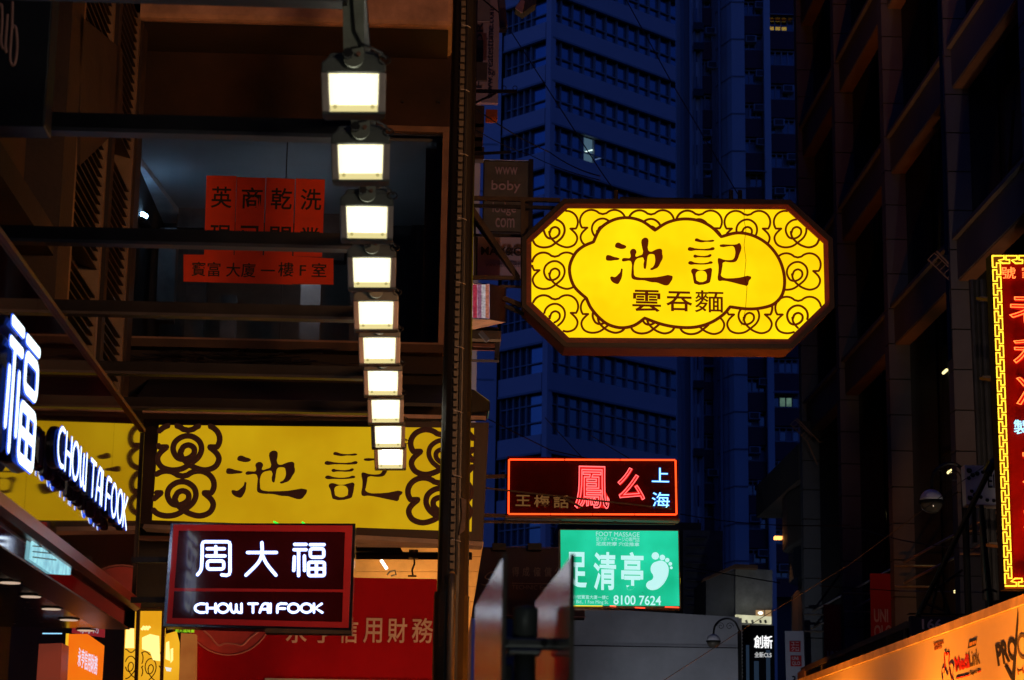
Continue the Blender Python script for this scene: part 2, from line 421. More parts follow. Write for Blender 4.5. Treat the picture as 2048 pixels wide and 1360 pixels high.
# ---------------- apartment tower with maroon bands
def apartments():
    Y = 112.0
    a = P(1480, 1180, Y); a.z = 0
    root = thing('apartment_tower', 'old pale apartment tower with maroon bands and one window lit yellow', 'apartment block', a)
    ztop = P(1480, -160, Y).z
    def bx(x0, x1, y0, y1): return MB().box((P(x0, 300, Y).x, Y+y0, 0), (P(x1, 300, Y).x, Y+y1, ztop))
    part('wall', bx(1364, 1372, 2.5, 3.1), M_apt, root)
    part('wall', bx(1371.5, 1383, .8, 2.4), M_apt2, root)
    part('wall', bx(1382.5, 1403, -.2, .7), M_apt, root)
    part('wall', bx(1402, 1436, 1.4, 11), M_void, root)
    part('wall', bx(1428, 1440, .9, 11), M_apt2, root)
    # big pier: angled side and bright front
    pz = [P(1437, 300, Y).x, P(1460, 300, Y).x, P(1486, 300, Y).x]
    pier = MB().prism([(pz[0], Y+.9, 0), (pz[1], Y-.9, 0), (pz[2], Y-.9, 0), (pz[2], Y+6, 0), (pz[0], Y+6, 0)], (0, 0, ztop))
    part('pier', pier, M_apt, root)
    jm = MB()
    for y in range(-60, 1150, 74):
        z = P(1470, y+3, Y).z
        jm.prism([(pz[0]-.02, Y+.86, z), (pz[1]-.02, Y-.94, z), (pz[2], Y-.94, z), (pz[2], Y-.86, z), (pz[1], Y-.86, z), (pz[0], Y+.9, z)], (0, 0, .07))
    part('pier_joint', jm, M_apt2, root, kind='stuff')
    part('pier', bx(1527, 1540, -.5, 6), M_apt, root)
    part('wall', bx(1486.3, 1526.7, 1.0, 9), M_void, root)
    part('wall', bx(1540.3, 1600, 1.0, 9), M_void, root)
    bays = [(1402, 1429, 40, 3, 1.0, 2), (1487, 1526.5, 1, 1, .0, 3), (1541, 1592, 30, 2, .1, 4)]
    lit_y = emi('lit_room_yellow', (1.0,.62,.04), 1.1, (1,.45,.02), 1.5)
    lit_g = emi('lit_room_green', (.12,.22,.16), .8, (.05,.1,.08), 3)
    frame_m = M_mull
    for x0, x1, yo, q, yy, np_ in bays:
        X0 = P(x0, 300, Y).x; X1 = P(x1, 300, Y).x
        k = 0
        for j in range(-2, 18):
            yw0 = yo+68.5*j
            if yw0 > 1180: break
            zt, zb = P(x0, yw0, Y).z, P(x0, yw0+30, Y).z
            zn = P(x0, yw0+68.5, Y).z
            part('maroon_panel', MB().box((X0, Y+yy-.1, zn+.03), (X1, Y+yy+.9, zb-.05)), M_maroon, root)
            wn = MB(); t_ = .07
            wn.box((X0,Y+yy+.1,zt-t_),(X1,Y+yy+.25,zt)); wn.box((X0,Y+yy+.1,zb),(X1,Y+yy+.25,zb+t_))
            for m in range(np_+1):
                xx = X0+(X1-X0)*m/np_; wn.box((xx-.035,Y+yy+.12,zb+t_),(xx+.035,Y+yy+.24,zt-t_))
            wn.box((X0,Y+yy+.13,zt-.26),(X1,Y+yy+.2,zt-.22))
            wo = part('window', wn, frame_m, root)
            litk = 'y' if (q == 2 and j == 0) else ('g' if (q == 2 and j == 11) else None)
            for m in range(np_):
                xa = X0+(X1-X0)*m/np_+.04; xb = X0+(X1-X0)*(m+1)/np_-.04
                mt_ = M_dglass
                if litk == 'y' and m in (0, 1, 2): mt_ = glass('clear_pane')
                if litk == 'g' and m in (1, 2): mt_ = lit_g
                if mt_ is M_dglass and random.random() < .3: mt_ = mat('curtained_pane', (.16,.20,.24), .5, 0, var=.2, scale=2, bump=0)
                part('pane', MB().box((xa,Y+yy+.17,zb+t_+.01),(xb,Y+yy+.19,zt-.27)), mt_, wo)
            if litk == 'y':
                # a lit ceiling seen through the window
                cm = MB().prism([(X0+.1,Y+yy+.9,zb+.12),(X0+.75,Y+yy+.9,zb+.12),(X0+1.5,Y+yy+.9,zt-.3),(X0+.05,Y+yy+.9,zt-.3)], (0,.06,0))
                part('lit_ceiling', cm, lit_y, root)
            r_ = random.random()
            if r_ < .55 and litk is None:
                ax = X0+(X1-X0)*random.choice((.12,.5,.62)); az = zb+.35
                ac = MB().box((ax,Y+yy-.35,az),(ax+.6,Y+yy+.12,az+.38))
                ao = part('air_conditioner', ac, mat('ac_casing', (.3,.32,.34), .5), root)
                part('grille', MB().box((ax+.06,Y+yy-.375,az+.05),(ax+.5,Y+yy-.352,az+.33)), M_void, ao)
            if r_ > .78:
                part('awning', MB().prism([(X0-.1,Y+yy-.6,zt-.15),(X1+.1,Y+yy-.6,zt-.15),(X1+.1,Y+yy,zt+.06),(X0-.1,Y+yy,zt+.06)], (0,0,.05)), M_apt2, root)
            k += 1
    # pipes on the flank and shrubs of rust on the side wing
    for px in (1437.5, 1400.8, 1388):
        x = P(px, 300, Y).x
        part('drain_pipe', MB().cyl((x,Y-.45,0),(x,Y-.45,ztop), .07, 8), M_apt2, root)
    for y in range(20, 1100, 68):
        z = P(1380, y, Y).z
        part('side_window', MB().box((P(1386,300,Y).x, Y-.26, z-1.1), (P(1394,300,Y).x, Y-.2, z)), M_dglass, root)
    for y in (58, 98, 190, 400, 770, 905):
        p = P(1384, y, Y)
        part('flower_rack', MB().box((p.x, Y-.8, p.z-.3),(p.x+.55, Y-.22, p.z+.1)), M_black, root)
apartments()

# ---------------- right-hand stone building along the street
def stone_building():
    XF = 9.0
    root = thing('stone_clad_building', 'dark stone-clad building with tall square pillars along the right of the street', 'building', (XF+3, 45, 0))
    part('rear_wall', MB().box((XF+1.35, 18, 0), (XF+12, 53.2, 66)), M_void, root)
    ys = [26.3, 31.5, 36.7, 41.95, 47.2, 52.2]
    bh = .72
    blk = MB().box((0, 0, .012), (.42, .36, bh-.012)); me = bpy.data.meshes.new('stone_block'); me.from_pydata(blk.v, [], blk.f); me.materials.append(M_stone)
    side = MB().box((0, 0, .012), (.52, .30, bh-.012)); me2 = bpy.data.meshes.new('stone_return'); me2.from_pydata(side.v, [], side.f); me2.materials.append(M_stone)
    for i, y in enumerate(ys):
        part('pillar_core', MB().box((XF+.03, y+.03, 0), (XF+.95, y+.33, 38)), M_void, root)
        hi0 = 0 if y > 30 else 0
        for k in range(3, 40):
            z = k*bh+(i*.17 % .3)
            if z > 27: break
            px, py = proj(Vector((XF, y, z)))
            if py < -60 or py > 1420: continue
            piece('stone_block', me, root, (XF, y, z))
            piece('stone_return', me2, root, (XF+.43, y+.045, z))
        part('pillar_top', MB().box((XF, y, 27.4), (XF+.95, y+.36, 38)), M_stone, root)
        strip = MB().box((XF-.02, y+.05, 12 if i != 2 else 9.6), (XF-.006, y+.30, 38))
        if i == 2: part('edge_strip', strip, mat('polished_metal_strip', (.30,.36,.5), .12, 1, var=.1, bump=0), root)
    # storey beams between the pillars, with sloping soffit lips
    soff = mat('pale_soffit', (.16,.10,.07), .6, .1, var=.2, scale=2)
    for h in (9.39, 12.95, 16.5, 20.0):
        for i in range(len(ys)-1):
            y0, y1 = ys[i]+.37, ys[i+1]-.01
            z = Zr(h)
            part('beam', MB().box((XF+.12, y0, z+.02), (XF+.42, y1, z+.74)), M_stone2, root)
            part('beam_cap', MB().box((XF+.04, y0, z+.745), (XF+.6, y1, z+.82)), M_stone2, root)
            part('soffit', MB().box((XF+.14, y0, z), (XF+.42, y1, z+.018)), soff, root)
    # glazing with bars
    for i in range(len(ys)-1):
        y0, y1 = ys[i]+.38, ys[i+1]-.02
        for h0, h1 in ((1.2, 5.1), (5.2, 9.3), (10.2, 12.9), (13.8, 16.4), (17.4, 19.9), (20.9, 24)):
            for k in range(3):
                ya = y0+(y1-y0)*k/3+.05; yb = y0+(y1-y0)*(k+1)/3-.05
                part('pane', MB().box((XF+1.02, ya, Zr(h0)), (XF+1.05, yb, Zr(h1))), M_dglass, root)
        fr = MB()
        for k in range(4):
            yk = y0+(y1-y0)*k/3; fr.box((XF+.98, yk-.05, 2), (XF+1.1, yk+.05, 26))
        for h in (3.1, 5.15, 7.2, 11.3, 14.8, 18.2): fr.box((XF+.99, y0, Zr(h)-.04), (XF+1.09, y1, Zr(h)+.04))
        part('window_bars', fr, M_black, root)
        for hh in (4.65, 5.05):
            # display rails between the pillars
            part('rail', MB().tube([(XF+.2, ys[i]+.2+.2, Zr(hh)), (XF+.2, ys[i+1], Zr(hh))], .025, 6), mat('brushed_rail', (.5,.4,.3), .3, .9), root)
        rl = MB().tube([(XF-.05, ys[i+1]-.25, Zr(4.95)), (XF+.85, ys[i+1]-.25, Zr(4.95))], .022, 6)
        rl.tube([(XF-.05, ys[i+1]-.25, Zr(4.55)), (XF+.85, ys[i+1]-.25, Zr(4.55))], .022, 6)
        part('rail', rl, mat('brushed_rail', (.5,.4,.3), .3, .9), root)
    # diagonal window braces seen in the deep bays, cable coil
    br = MB()
    for i in range(len(ys)-1):
        for h in (10.3, 13.7, 17.2):
            br.bar((XF+.9, ys[i+1]-.4, Zr(h)), (XF+.5, ys[i+1]-2.6, Zr(h)+1.4), .05)
    part('brace', br, M_black, root, kind='stuff')
    cm = MB(); c = PX(1748, 146, XF+.9)
    for k in range(9):
        a_, b_ = .17+.02*random.random(), .72+.2*random.random(); dy = random.uniform(-.1, .1)
        cm.tube([c+Vector((-.08, a_*math.cos(t*.42)*2.0+dy, b_*.75*math.sin(t*.42)+random.uniform(-.02,.02))) for t in range(16)], .014, 5)
    cm.tube([c+Vector((-.08, 0, 5)), c+Vector((-.08, .05, -5))], .02, 5)
    part('cable_coil', cm, M_black, root)
    # lights inside
    for (px, py, L) in ((1890, 743, .30), (1900, 943, .30), (1913, 1182, .3), (1757, 1033, .2), (1762, 1027, .2)):
        p = PX(px, py, XF+.93)
        part('lit_downlight', MB().tube([p+Vector((0,-L/2,0)), p+Vector((0,L/2,0))], .03, 6), emi('warm_lamp', (1,.85,.35), 1.8), root)
stone_building()

# podium of the stone building further down the street
def podium():
    M_stone = M_stone2 = mat('sooty_podium_stone', (.055,.052,.05), .7, 0, var=.25, scale=1.5)  # stone darkened in its colour to hold down the uplight
    XF = 9.0
    root = thing('rounded_podium_block', 'dark low block with a rounded stone bay and small orange wall light past the pillars', 'building', (10, 57, 0))
    b = MB().box((XF+.75, 53.3, 0), (XF+9, 57.5, Zr(7.9))); part('wall', b, M_stone, root)
    for h, r in ((8.1, .0), (5.6, -.25)):
        pr = [(XF+.8, 53.35), (XF+.3-r, 53.9), (XF+.15-r, 55.5), (XF+.2-r, 56.6), (XF+.5, 57.2), (XF+.8, 57.4)]
        part('rounded_bay', MB().prism([(x, y, Zr(h)-1.1) for x, y in pr], (0, 0, 1.1+.35)), M_stone2, root, bevel=.06)
        part('bay_glazing', MB().prism([(x+.15, y, Zr(h)-1.9) for x, y in pr], (0, 0, .78)), M_dglass, root)
    part('parapet', MB().prism([(XF+.1, 53.4, Zr(8.45)), (XF+.1, 60.5, Zr(8.45)), (XF+.9, 60.5, Zr(8.45)), (XF+.9, 53.4, Zr(8.45))], (0,0,.9)), M_stone2, root)
    q = P(1556, 1076, 56.5)
    lo = part('wall_light', MB().box(q-Vector((.1,.1,.04)), q+Vector((.1,.1,.04))), emi('orange_lamp', (1,.35,.08), 3), root)
    L = bpy.data.lights.new('wall_light_glow', 'SPOT'); L.energy = 90; L.color = (1,.30,.08); L.spot_size = math.radians(60); L.shadow_soft_size = .05
    ob = bpy.data.objects.new('wall_light_glow', L); COL.objects.link(ob); ob.location = q+Vector((-.12,-.25,-.1)); ob.rotation_euler = (math.radians(-8), 0, 0); 
podium()

# ================================================================== LEFT SIDE
# ---------------- overhanging tenement above the pavement
def tenement():
    YW = 25.0
    root = thing('overhanging_tenement', 'old grimy tenement with a large shopfront window, jutting over the pavement at upper left', 'building', (-3, 27, 0))
    X0, X1, Z0, Z1 = R4(238, 250, 893, 690, YW)
    XR = P(903, 150, YW).x
    zt = Zr(12)
    part('upper_wall', MB().box((-6, YW, Z1), (XR, YW+.35, zt)), M_brownwall, root)
    part('side_wall', MB().box((-6, YW+.35, P(900,830,YW).z), (X0-.02, YW+6, Z1)), M_darkwall, root)
    part('corner_wall', MB().box((X1, YW, P(900,830,YW).z), (XR, YW+.35, Z1)), M_darkwall, root)
    part('roof_mass', MB().box((-6, YW+.36, Z1+.02), (XR, YW+9, zt)), M_darkwall, root)
    part('lower_wall', MB().box((-6, YW, P(900,832,YW).z), (X1, YW+.35, Z0)), M_darkwall, root)
    sl = MB().box((P(128,20,24).x, 23.9, P(600,44,23.9).z), (P(906,20,23.9).x, YW, zt+.3))
    part('concrete_slab', sl, M_cream, root, bevel=.06)
    part('slab_underside', MB().box((sl.v[0].x+.05, 24.02, sl.v[0].z-.012), (sl.v[1].x-.05, YW-.01, sl.v[0].z-.002)), M_darkwall, root)  # dark sheet standing in for the shade under the slab
    # cut corner piece left of the slab
    part('slab_bracket', MB().prism([P(100,10,24), P(132,30,24), P(138,125,24), P(100,95,24)], (0,1,0)), M_cream, root)
    part('strut', MB().bar(P(216,46,24.2), P(152,138,24.2), .12), M_black, root)
    fm = mat('old_window_frame', (.20,.12,.08), .6, 0, var=.3, scale=3)
    fr = MB(); t = .07
    fr.box((X0, YW-.05, Z1-.055), (X1+.02, YW+.12, Z1+.015)); fr.box((X0, YW-.04, Z0-.02), (X1, YW+.12, Z0+.06))
    fr.box((X0, YW-.04, Z0), (X0+.07, YW+.12, Z1)); fr.box((X1-.07, YW-.045, Z0), (X1+.01, YW+.12, Z1))
    wo = part('window', fr, fm, root)
    xm = P(568, 450, YW).x
    gl = glass('shop_window_glass', (.8,.82,.84))
    part('pane', MB().box((X0+.07, YW+.03, Z0+.06), (xm-.006, YW+.045, Z1-.055)), gl, wo)
    part('pane', MB().box((xm+.006, YW+.03, Z0+.06), (X1-.07, YW+.045, Z1-.055)), gl, wo)
    part('seam', MB().box((xm-.006, YW+.025, Z0+.06), (xm+.006, YW+.05, Z1-.055)), M_black, wo)
    # room behind
    rm = mat('grey_ceiling', (.30,.31,.33), .8, 0, var=.12, scale=.8, bump=.05)
    part('room_ceiling', MB().box((-3.9, YW+.36, Z1-.05), (XR-.05, YW+6, Z1)), rm, root)
    part('room_back', MB().box((-3.9, YW+4.2, Z0-.3), (XR-.05, YW+4.3, Z1-.06)), mat('room_back_wall', (.08,.075,.07), .8, 0, var=.5, scale=1.2), root)
    part('room_side', MB().box((XR-.16, YW+.36, Z0), (XR-.06, YW+4.2, Z1-.06)), mat('room_side_wall', (.12,.10,.08), .8), root)
    part('room_floor', MB().box((-3.9, YW+.36, Z0-.4), (XR-.16, YW+4.2, Z0-.3)), M_darkwall, root)
    part('inner_post', MB().box((P(850,400,YW+.8).x, YW+.6, Z0-.3), (P(884,400,YW+.8).x, YW+.8, Z1-.06)), mat('brown_post', (.16,.09,.06), .7), root)
    bm_ = MB().prism([(P(236,300,26).x, YW+.8, Z1-.13), (P(268,300,26).x, YW+.8, Z1-.13), (P(352,440,28.8).x+.1, YW+4.1, Z1-.13), (P(300,440,28.8).x-.0, YW+4.1, Z1-.13)], (0,0,.075))
    part('ceiling_board', bm_, mat('pale_board', (.5,.55,.6), .6), root)
    # clutter behind the glass
    cl = MB()
    for (x0,y0,x1,y1,Y) in ((315,455,350,640,27.5),(372,470,410,690,28.2),(440,590,470,690,27.2),(600,560,640,690,27),(700,500,770,690,28),(820,450,850,690,26.5),(355,395,412,455,28.6),(640,400,690,520,28.7)):
        a = R4(x0,y0,x1,y1,Y); cl.box((a[0],Y,a[2]),(a[1],Y+.25,a[3]))
    part('stored_goods', cl, mat('stored_boxes', (.11,.09,.085), .8, var=.5, scale=2), root, kind='stuff')
    # ledge and lip under the window, with cables
    a = R4(200, 690, 893, 706, YW); part('sill', MB().box((a[0], YW-.22, a[2]), (a[1], YW+.0, a[3])), mat('sill_plaster', (.05,.03,.02), .8, var=.4), root)
    a = R4(200, 716, 885, 745, YW); part('lower_ledge', MB().box((a[0], YW-.12, a[2]), (a[1], YW, a[3])), M_darkwall, root)
    cb = MB()
    for k in range(16):
        x = random.uniform(210, 560); y = random.uniform(700, 728); pts = []
        for j in range(8):
            pts.append(P(x+j*random.uniform(14, 42), y+random.uniform(-7, 9), YW-.3+random.uniform(-.03,.03)))
        cb.tube(pts, .008, 5)
    part('cable_bundle', cb, M_black, root)
    a = R4(285, 826, 972, 833, YW-1.1)
    part('pale_strip', MB().box((a[0], YW-1.12, a[2]), (a[1], YW-1.05, a[3]+.005)), mat('pale_trim', (.42,.30,.24), .6), root)
    a = R4(285, 752, 900, 822, YW-.6)
    part('awning_board', MB().prism([(a[0], YW-1.05, a[2]), (a[1], YW-1.05, a[2]), (a[1], YW-.05, a[3]), (a[0], YW-.05, a[3])], (0,0,.04)), M_void, root)
    # holes and fixings on the wall
    for (x, y, r) in ((448, 72, .09), (862, 98, .02), (805, 203, .02), (877, 204, .02), (460, 68, .05)):
        p = P(x, y, YW); part('wall_hole', MB().cyl(p+Vector((0,-.03,0)), p+Vector((0,.02,0)), r, 10), M_black, root)
    # fluorescent lamp hanging in the room
    q = P(281, 432, YW+1.9)
    part('lamp_bulb', MB().ball(q, .075, 10, 6, 1.3, 1, .7), emi('cold_lamp', (.35,.65,1.0), 45), root)
    part('room_tube', MB().tube([P(560, 540, YW+1.6), P(640, 542, YW+1.6)], .03, 8), emi('room_tube_light', (.72,.86,1.0), 34), root)  # fill tube added behind the notices to brighten the room
    part('lamp_hood', MB().ball(q+Vector((-.03,-.12,-.16)), .17, 12, 5, 1.1, 1, .75, z0=0), M_black, root)
    return root, YW
TEN, YW = tenement()

# paper notices taped inside the glass
def papers():
    root = thing('paper_notices', 'orange paper dry-cleaning notices with black Chinese characters pasted in the upstairs window', 'notice', P(530, 568, 25.0))
    pm = mat('orange_paper', (.72,.055,.010), .8, 0, var=.10, scale=4, bump=.05)
    ink = mat('black_ink', (.012,.008,.006), .7, bump=0)
    tops = [((413,351),(473,352)), ((474,354),(531,356)), ((533,355),(590,358)), ((592,357),(650,359))]
    row = ['英商乾洗', '現已開業']
    Y = 25.02
    for i, ((xa, ya), (xb, yb)) in enumerate(tops):
        sh = MB().prism([P(xa,ya,Y), P(xb,yb,Y), P(xb-6,514,Y), P(xa-5,512,Y)], (0,.004,0))
        so = part('paper_strip', sh, pm, root)
        for r, (y0, y1) in enumerate(((373, 416), (450, 495))):
            dx = -r*2.5
            text_on('character', row[r][i], face_map(xa+9+dx, y0+i*1.5, xa+51+dx, y1+i*1.5, Y-.002), ink, so, bold=.012, ext=.001)
    for (xa, xb, s, ta, tb) in ((367, 584, '寶富 大廈 一', 383, 550), (584, 667, '樓 F 室', 556, 653)):
        sh = MB().prism([P(xa,509+(xa>500)*3,Y-.006), P(xb,511+(xb>600)*6,Y-.006), P(xb,569,Y-.006), P(xa,563+(xa>500)*5,Y-.006)], (0,.004,0))
        so = part('paper_strip', sh, pm, root)
        text_on('character', s, face_map(ta, 525, tb, 554, Y-.008), ink, so, bold=.01, ext=.001)
papers()

# ---------------- flank of the left building above the jeweller's fascia
def flank():
    root = thing('left_street_building', 'dark left-hand building flank with louvred vents above the jeweller fascia', 'building', (-5, 15, 0))
    XS = -3.55
    part('wall', MB().box((XS-3, -8, Zr(3.9)), (XS-.3, 25, 16)), M_olive, root)
    part('lower_wall', MB().box((XS-3, -8, 0), (XS-1.2, 24.9, Zr(3.9))), M_void, root)
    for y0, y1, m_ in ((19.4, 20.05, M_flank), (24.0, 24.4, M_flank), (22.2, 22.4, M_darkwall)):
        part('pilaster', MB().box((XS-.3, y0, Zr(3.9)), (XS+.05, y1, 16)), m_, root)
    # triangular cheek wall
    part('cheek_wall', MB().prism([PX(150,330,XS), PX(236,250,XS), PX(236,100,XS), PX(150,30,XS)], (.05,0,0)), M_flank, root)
    for (y0, y1) in ((20.3, 22.0), (22.5, 23.9)):
        for (h0, h1) in ((7.3, 9.2), (5.5, 7.1), (4.6, 5.35)):
            fr = MB().box((XS-.28, y0, Zr(h0)), (XS-.2, y1, Zr(h1)))
            lo = part('louvre_vent', fr, M_void, root)
            n = int((h1-h0)/.1)
            sl = MB().prism([(XS-.2, y0, 0), (XS+.0, y0, -.055), (XS+.0, y0, -.035), (XS-.2, y0, .02)], (0, y1-y0, 0))
            me = bpy.data.meshes.new('slat'); me.from_pydata(sl.v, [], sl.f); me.materials.append(mat('louvre_slat', (.028,.018,.012), .6))
            for k in range(n): piece('slat', me, lo, (0, 0, Zr(h0)+.08+k*.1))
    for y0 in (22.0, 23.9, 20.2):
        part('vent_post', MB().box((XS-.2, y0, Zr(4.4)), (XS+.02, y0+.12, Zr(9.4))), mat('vent_post', (.17,.12,.08), .6), root)
    # a band and pipes on the wall
    part('string_course', MB().box((XS-.3, 5, Zr(5.0)), (XS+.02, 20, Zr(5.25))), M_darkwall, root)
flank()

def pub_sign():
    Y = 13.0
    a = R4(-30, -40, 98, 252, Y)
    root = thing('black_signboard', 'black hanging signboard with thin pink script letters at the top left corner', 'sign', (a[0], Y, a[2]))
    part('board', MB().box((a[0], Y, a[2]), (a[1], Y+.25, a[3])), mat('matt_black_board', (.008,.009,.012), .5), root, bevel=.01)
    mb = MB(); f = lambda x, y, d: P(x/4, y/4, Y-.004)
    st = [spline([(-30,60),(0,35),(16,60),(16,200),(8,320),(18,380),(36,385),(46,330),(60,120)]), spline([(60,120),(50,260),(44,350),(50,415)]),
          spline([(100,20),(96,200),(80,440),(88,505),(108,522),(128,470),(138,340),(128,230),(112,205),(99,225)])]
    round_strokes(mb, st, f, .009)
    part('script_lettering', mb, mat('dull_pink_letter', (.5,.25,.2), .5), root)
pub_sign()

# ---------------- jeweller's fascia
XFA = -2.88
STR = {
 'C': ([spline([(.92,.98),(.5,.99),(.15,.8),(.03,.5),(.15,.2),(.5,.01),(.92,.02)])], .95),
 'H': ([[(0,0),(0,1)],[(.8,0),(.8,1)],[(0,.5),(.8,.5)]], .8),
 'O': ([[(.5+.5*math.cos(t*math.pi/12), .5+.5*math.sin(t*math.pi/12)) for t in range(25)]], 1.0),
 'W': ([spline([(0,1),(.03,.4),(.15,.1),(.32,0),(.47,.15),(.52,.4),(.53,.9)]), spline([(.53,.9),(.55,.35),(.65,.08),(.85,0),(1.02,0)]), [(1.02,0),(1.02,1)]], 1.05),
 'T': ([[(0,1),(.85,1)],[(.42,1),(.42,0)]], .85),
 'A': ([spline([(0,0),(.12,.45),(.28,.85),(.45,1),(.62,1),(.78,1)]),[(.78,1),(.78,0)],[(.14,.38),(.78,.38)]], .8),
 'I': ([[(0,0),(0,1)]], .02),
 'F': ([spline([(0,0),(0,.5),(.06,.85),(.3,1),(.6,1),(.85,1)]),[(0,.46),(.72,.46)]], .82),
 'K': ([[(0,0),(0,1)],[(.72,1),(.12,.5),(.78,0)]], .8),
}
def latin(body, track=.26, space=.5):
    out = []; x = 0
    for ch in body:
        if ch == ' ': x += space; out.append(None); continue
        st, wd = STR[ch]
        out.append([[(px+x, py) for px, py in s] for s in st]); x += wd+track
    W = x-track
    return [l and [[(px/W, py) for px, py in s] for s in l] for l in out]
FU = [[(862,188),(935,188)], [(962,190),(1050,190)], [(858,222),(935,222)], [(887,224),(887,388)], [(860,268),(856,355)], [(924,262),(925,355)],
      rrect(962,216,1048,270,14), rrect(950,302,1052,388,12), [(1001,302),(1001,388)], [(950,344),(1052,344)]]
ZHOU = [spline([(240,382),(262,350),(268,300),(270,240),(270,190)]), [(270,190),(276,174),(290,171),(430,171),(444,176),(448,190),(448,362),(442,380),(425,386),(395,383)],
        [(302,216),(412,216)], [(357,202),(357,262)], [(297,262),(416,262)], rrect(303,294,408,346,16)]
DA = [[(560,240),(745,240)], spline([(652,176),(652,250),(625,310),(550,385)]), spline([(652,250),(685,315),(742,385)])]
white_neon = emi('white_acrylic_letter', (.78,.93,1.0), 2.2)
blue_halo = emi('blue_letter_edge', (.03,.12,1.0), 1.3)  # halo round the white letters, put in as blue emissive strokes
def fascia():
    root = thing('jeweller_fascia', 'glossy dark red shop fascia mirroring the yellow noodle shop sign, over the jeweller entrance', 'fascia', (XFA, 14, Zr(1.765)))
    lac = mat('red_lacquer_panel', (.10,.006,.006), .045, .35, var=.05, bump=.015, bscale=1.2, coat=1.0)
    mir = mat('mirror_polish', (.75,.7,.68), .03, 1, var=.03, bump=.02, bscale=1.5)
    xs = [3, 7.4, 11.8, 15.3, 19.3, 21.15]
    for a, b in zip(xs[:-1], xs[1:]):
        part('lacquer_panel', MB().box((XFA-.2, a+.004, Zr(2.065)), (XFA, b-.004, Zr(3.68))), lac, root)
    part('top_trim', MB().box((XFA-.22, 3, Zr(3.685)), (XFA+.03, 21.17, Zr(3.72))), mat('copper_trim', (.16,.065,.03), .5, .4), root)
    pr = [(XFA-.2, Zr(2.055)), (XFA+.05, Zr(2.055)), (XFA+.075, Zr(2.035)), (XFA+.07, Zr(1.955)), (XFA+.02, Zr(1.925)), (XFA-.2, Zr(1.925))]
    part('bottom_lip', MB().prism([(x, 3, z) for x, z in pr], (0, 18.17, 0)), mat('satin_red_metal', (.5,.16,.13), .3, .8, var=.1), root)
    part('chrome_line', MB().box((XFA, 3, Zr(2.065)), (XFA+.012, 21.15, Zr(2.085))), M_chrome, root)
    part('under_strip', MB().box((XFA-.3, 3, Zr(1.765)), (XFA-.03, 21.15, Zr(1.92))), mat('smoked_mirror', (.25,.25,.26), .06, 1, var=.05, bump=.03, bscale=2), root)
    part('steel_edge', MB().box((XFA-.32, 3, Zr(1.75)), (XFA-.02, 21.15, Zr(1.763))), M_steel, root)
    part('end_cap', MB().box((XFA-.22, 21.15, Zr(1.765)), (XFA+.02, 21.19, Zr(3.68))), M_black, root)
    part('soffit', MB().box((XFA-1.4, 3, Zr(1.755)), (XFA-.33, 21.15, Zr(1.81))), mat('black_soffit', (.008,.008,.008), .25), root)
    part('glass_front', MB().box((XFA-1.38, 3, .14), (XFA-1.33, 21.15, Zr(1.745))), mat('black_shop_glass', (.008,.008,.009), .05), root)
    ms = MB()
    for y in (16.5, 18.2, 19.6, 21): ms.box((XFA-1.33, y, .14), (XFA-1.27, y+.06, Zr(1.745)))
    part('mullion', ms, mat('bronze_mullion', (.10,.06,.035), .4, .6), root)
    # lit letters on the fascia
    mp = quad_map((XFA+.13, 15.75, Zr(2.51)), (XFA+.13, 19.5, Zr(2.51)), (XFA+.13, 15.75, Zr(2.785)), (1,0,0))
    lts = [l for l in latin('CHOW TAI FOOK') if l]
    for l in lts:
        mb = MB(); bk = MB(); hb = MB()
        round_strokes(mb, l, lambda s, t, d: mp(s, t, d), .017, 0, 8); flatten(mb, 0, XFA+.13, .12)
        round_strokes(hb, l, lambda s, t, d: mp(s, t, -.006), .022, 0, 8); flatten(hb, 0, XFA+.124, .12)
        lo = part('letter', mb, white_neon, root)
        part('letter_edge', hb, blue_halo, lo)
        rb = MB(); round_strokes(rb, l, lambda s, t, d: mp(s, t, -.06), .019, 0, 8); flatten(rb, 0, XFA+.07, 2.0)
        part('letter_return', rb, mat('black_letter_box', (.012,.01,.012), .3), lo)
    def fm_(x, y, d): return Vector((XFA+.16+d, 13.58+(x-845)/217*1.12, Zr(3.13)-(y-178)/220*.89))
    mb = MB(); hb = MB()
    round_strokes(mb, FU, lambda x, y, d: fm_(x, y, 0), .037, 0, 8); flatten(mb, 0, XFA+.16, .1)
    round_strokes(hb, FU, lambda x, y, d: fm_(x, y, -.008), .046, 0, 8); flatten(hb, 0, XFA+.152, .1)
    lo = part('chinese_character', mb, white_neon, root); part('letter_edge', hb, blue_halo, lo)
    bk = MB(); round_strokes(bk, FU, lambda x, y, d: fm_(x, y, -.085), .042, 0, 8); flatten(bk, 0, XFA+.075, 1.4)
    part('letter_return', bk, MATS['black_letter_box'], lo)
    # emissive patch painting a reflection on the mirrored under strip
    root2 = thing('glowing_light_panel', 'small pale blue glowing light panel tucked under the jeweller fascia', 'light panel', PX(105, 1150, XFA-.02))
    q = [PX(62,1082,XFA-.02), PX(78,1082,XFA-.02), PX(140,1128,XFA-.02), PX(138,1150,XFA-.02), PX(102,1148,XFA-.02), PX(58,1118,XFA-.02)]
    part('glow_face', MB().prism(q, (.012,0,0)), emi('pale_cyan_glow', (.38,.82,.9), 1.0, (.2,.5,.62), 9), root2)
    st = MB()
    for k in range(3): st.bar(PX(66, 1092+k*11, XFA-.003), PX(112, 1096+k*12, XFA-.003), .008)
    part('divider_bar', st, mat('teal_bar', (.05,.2,.25), .4), root2)
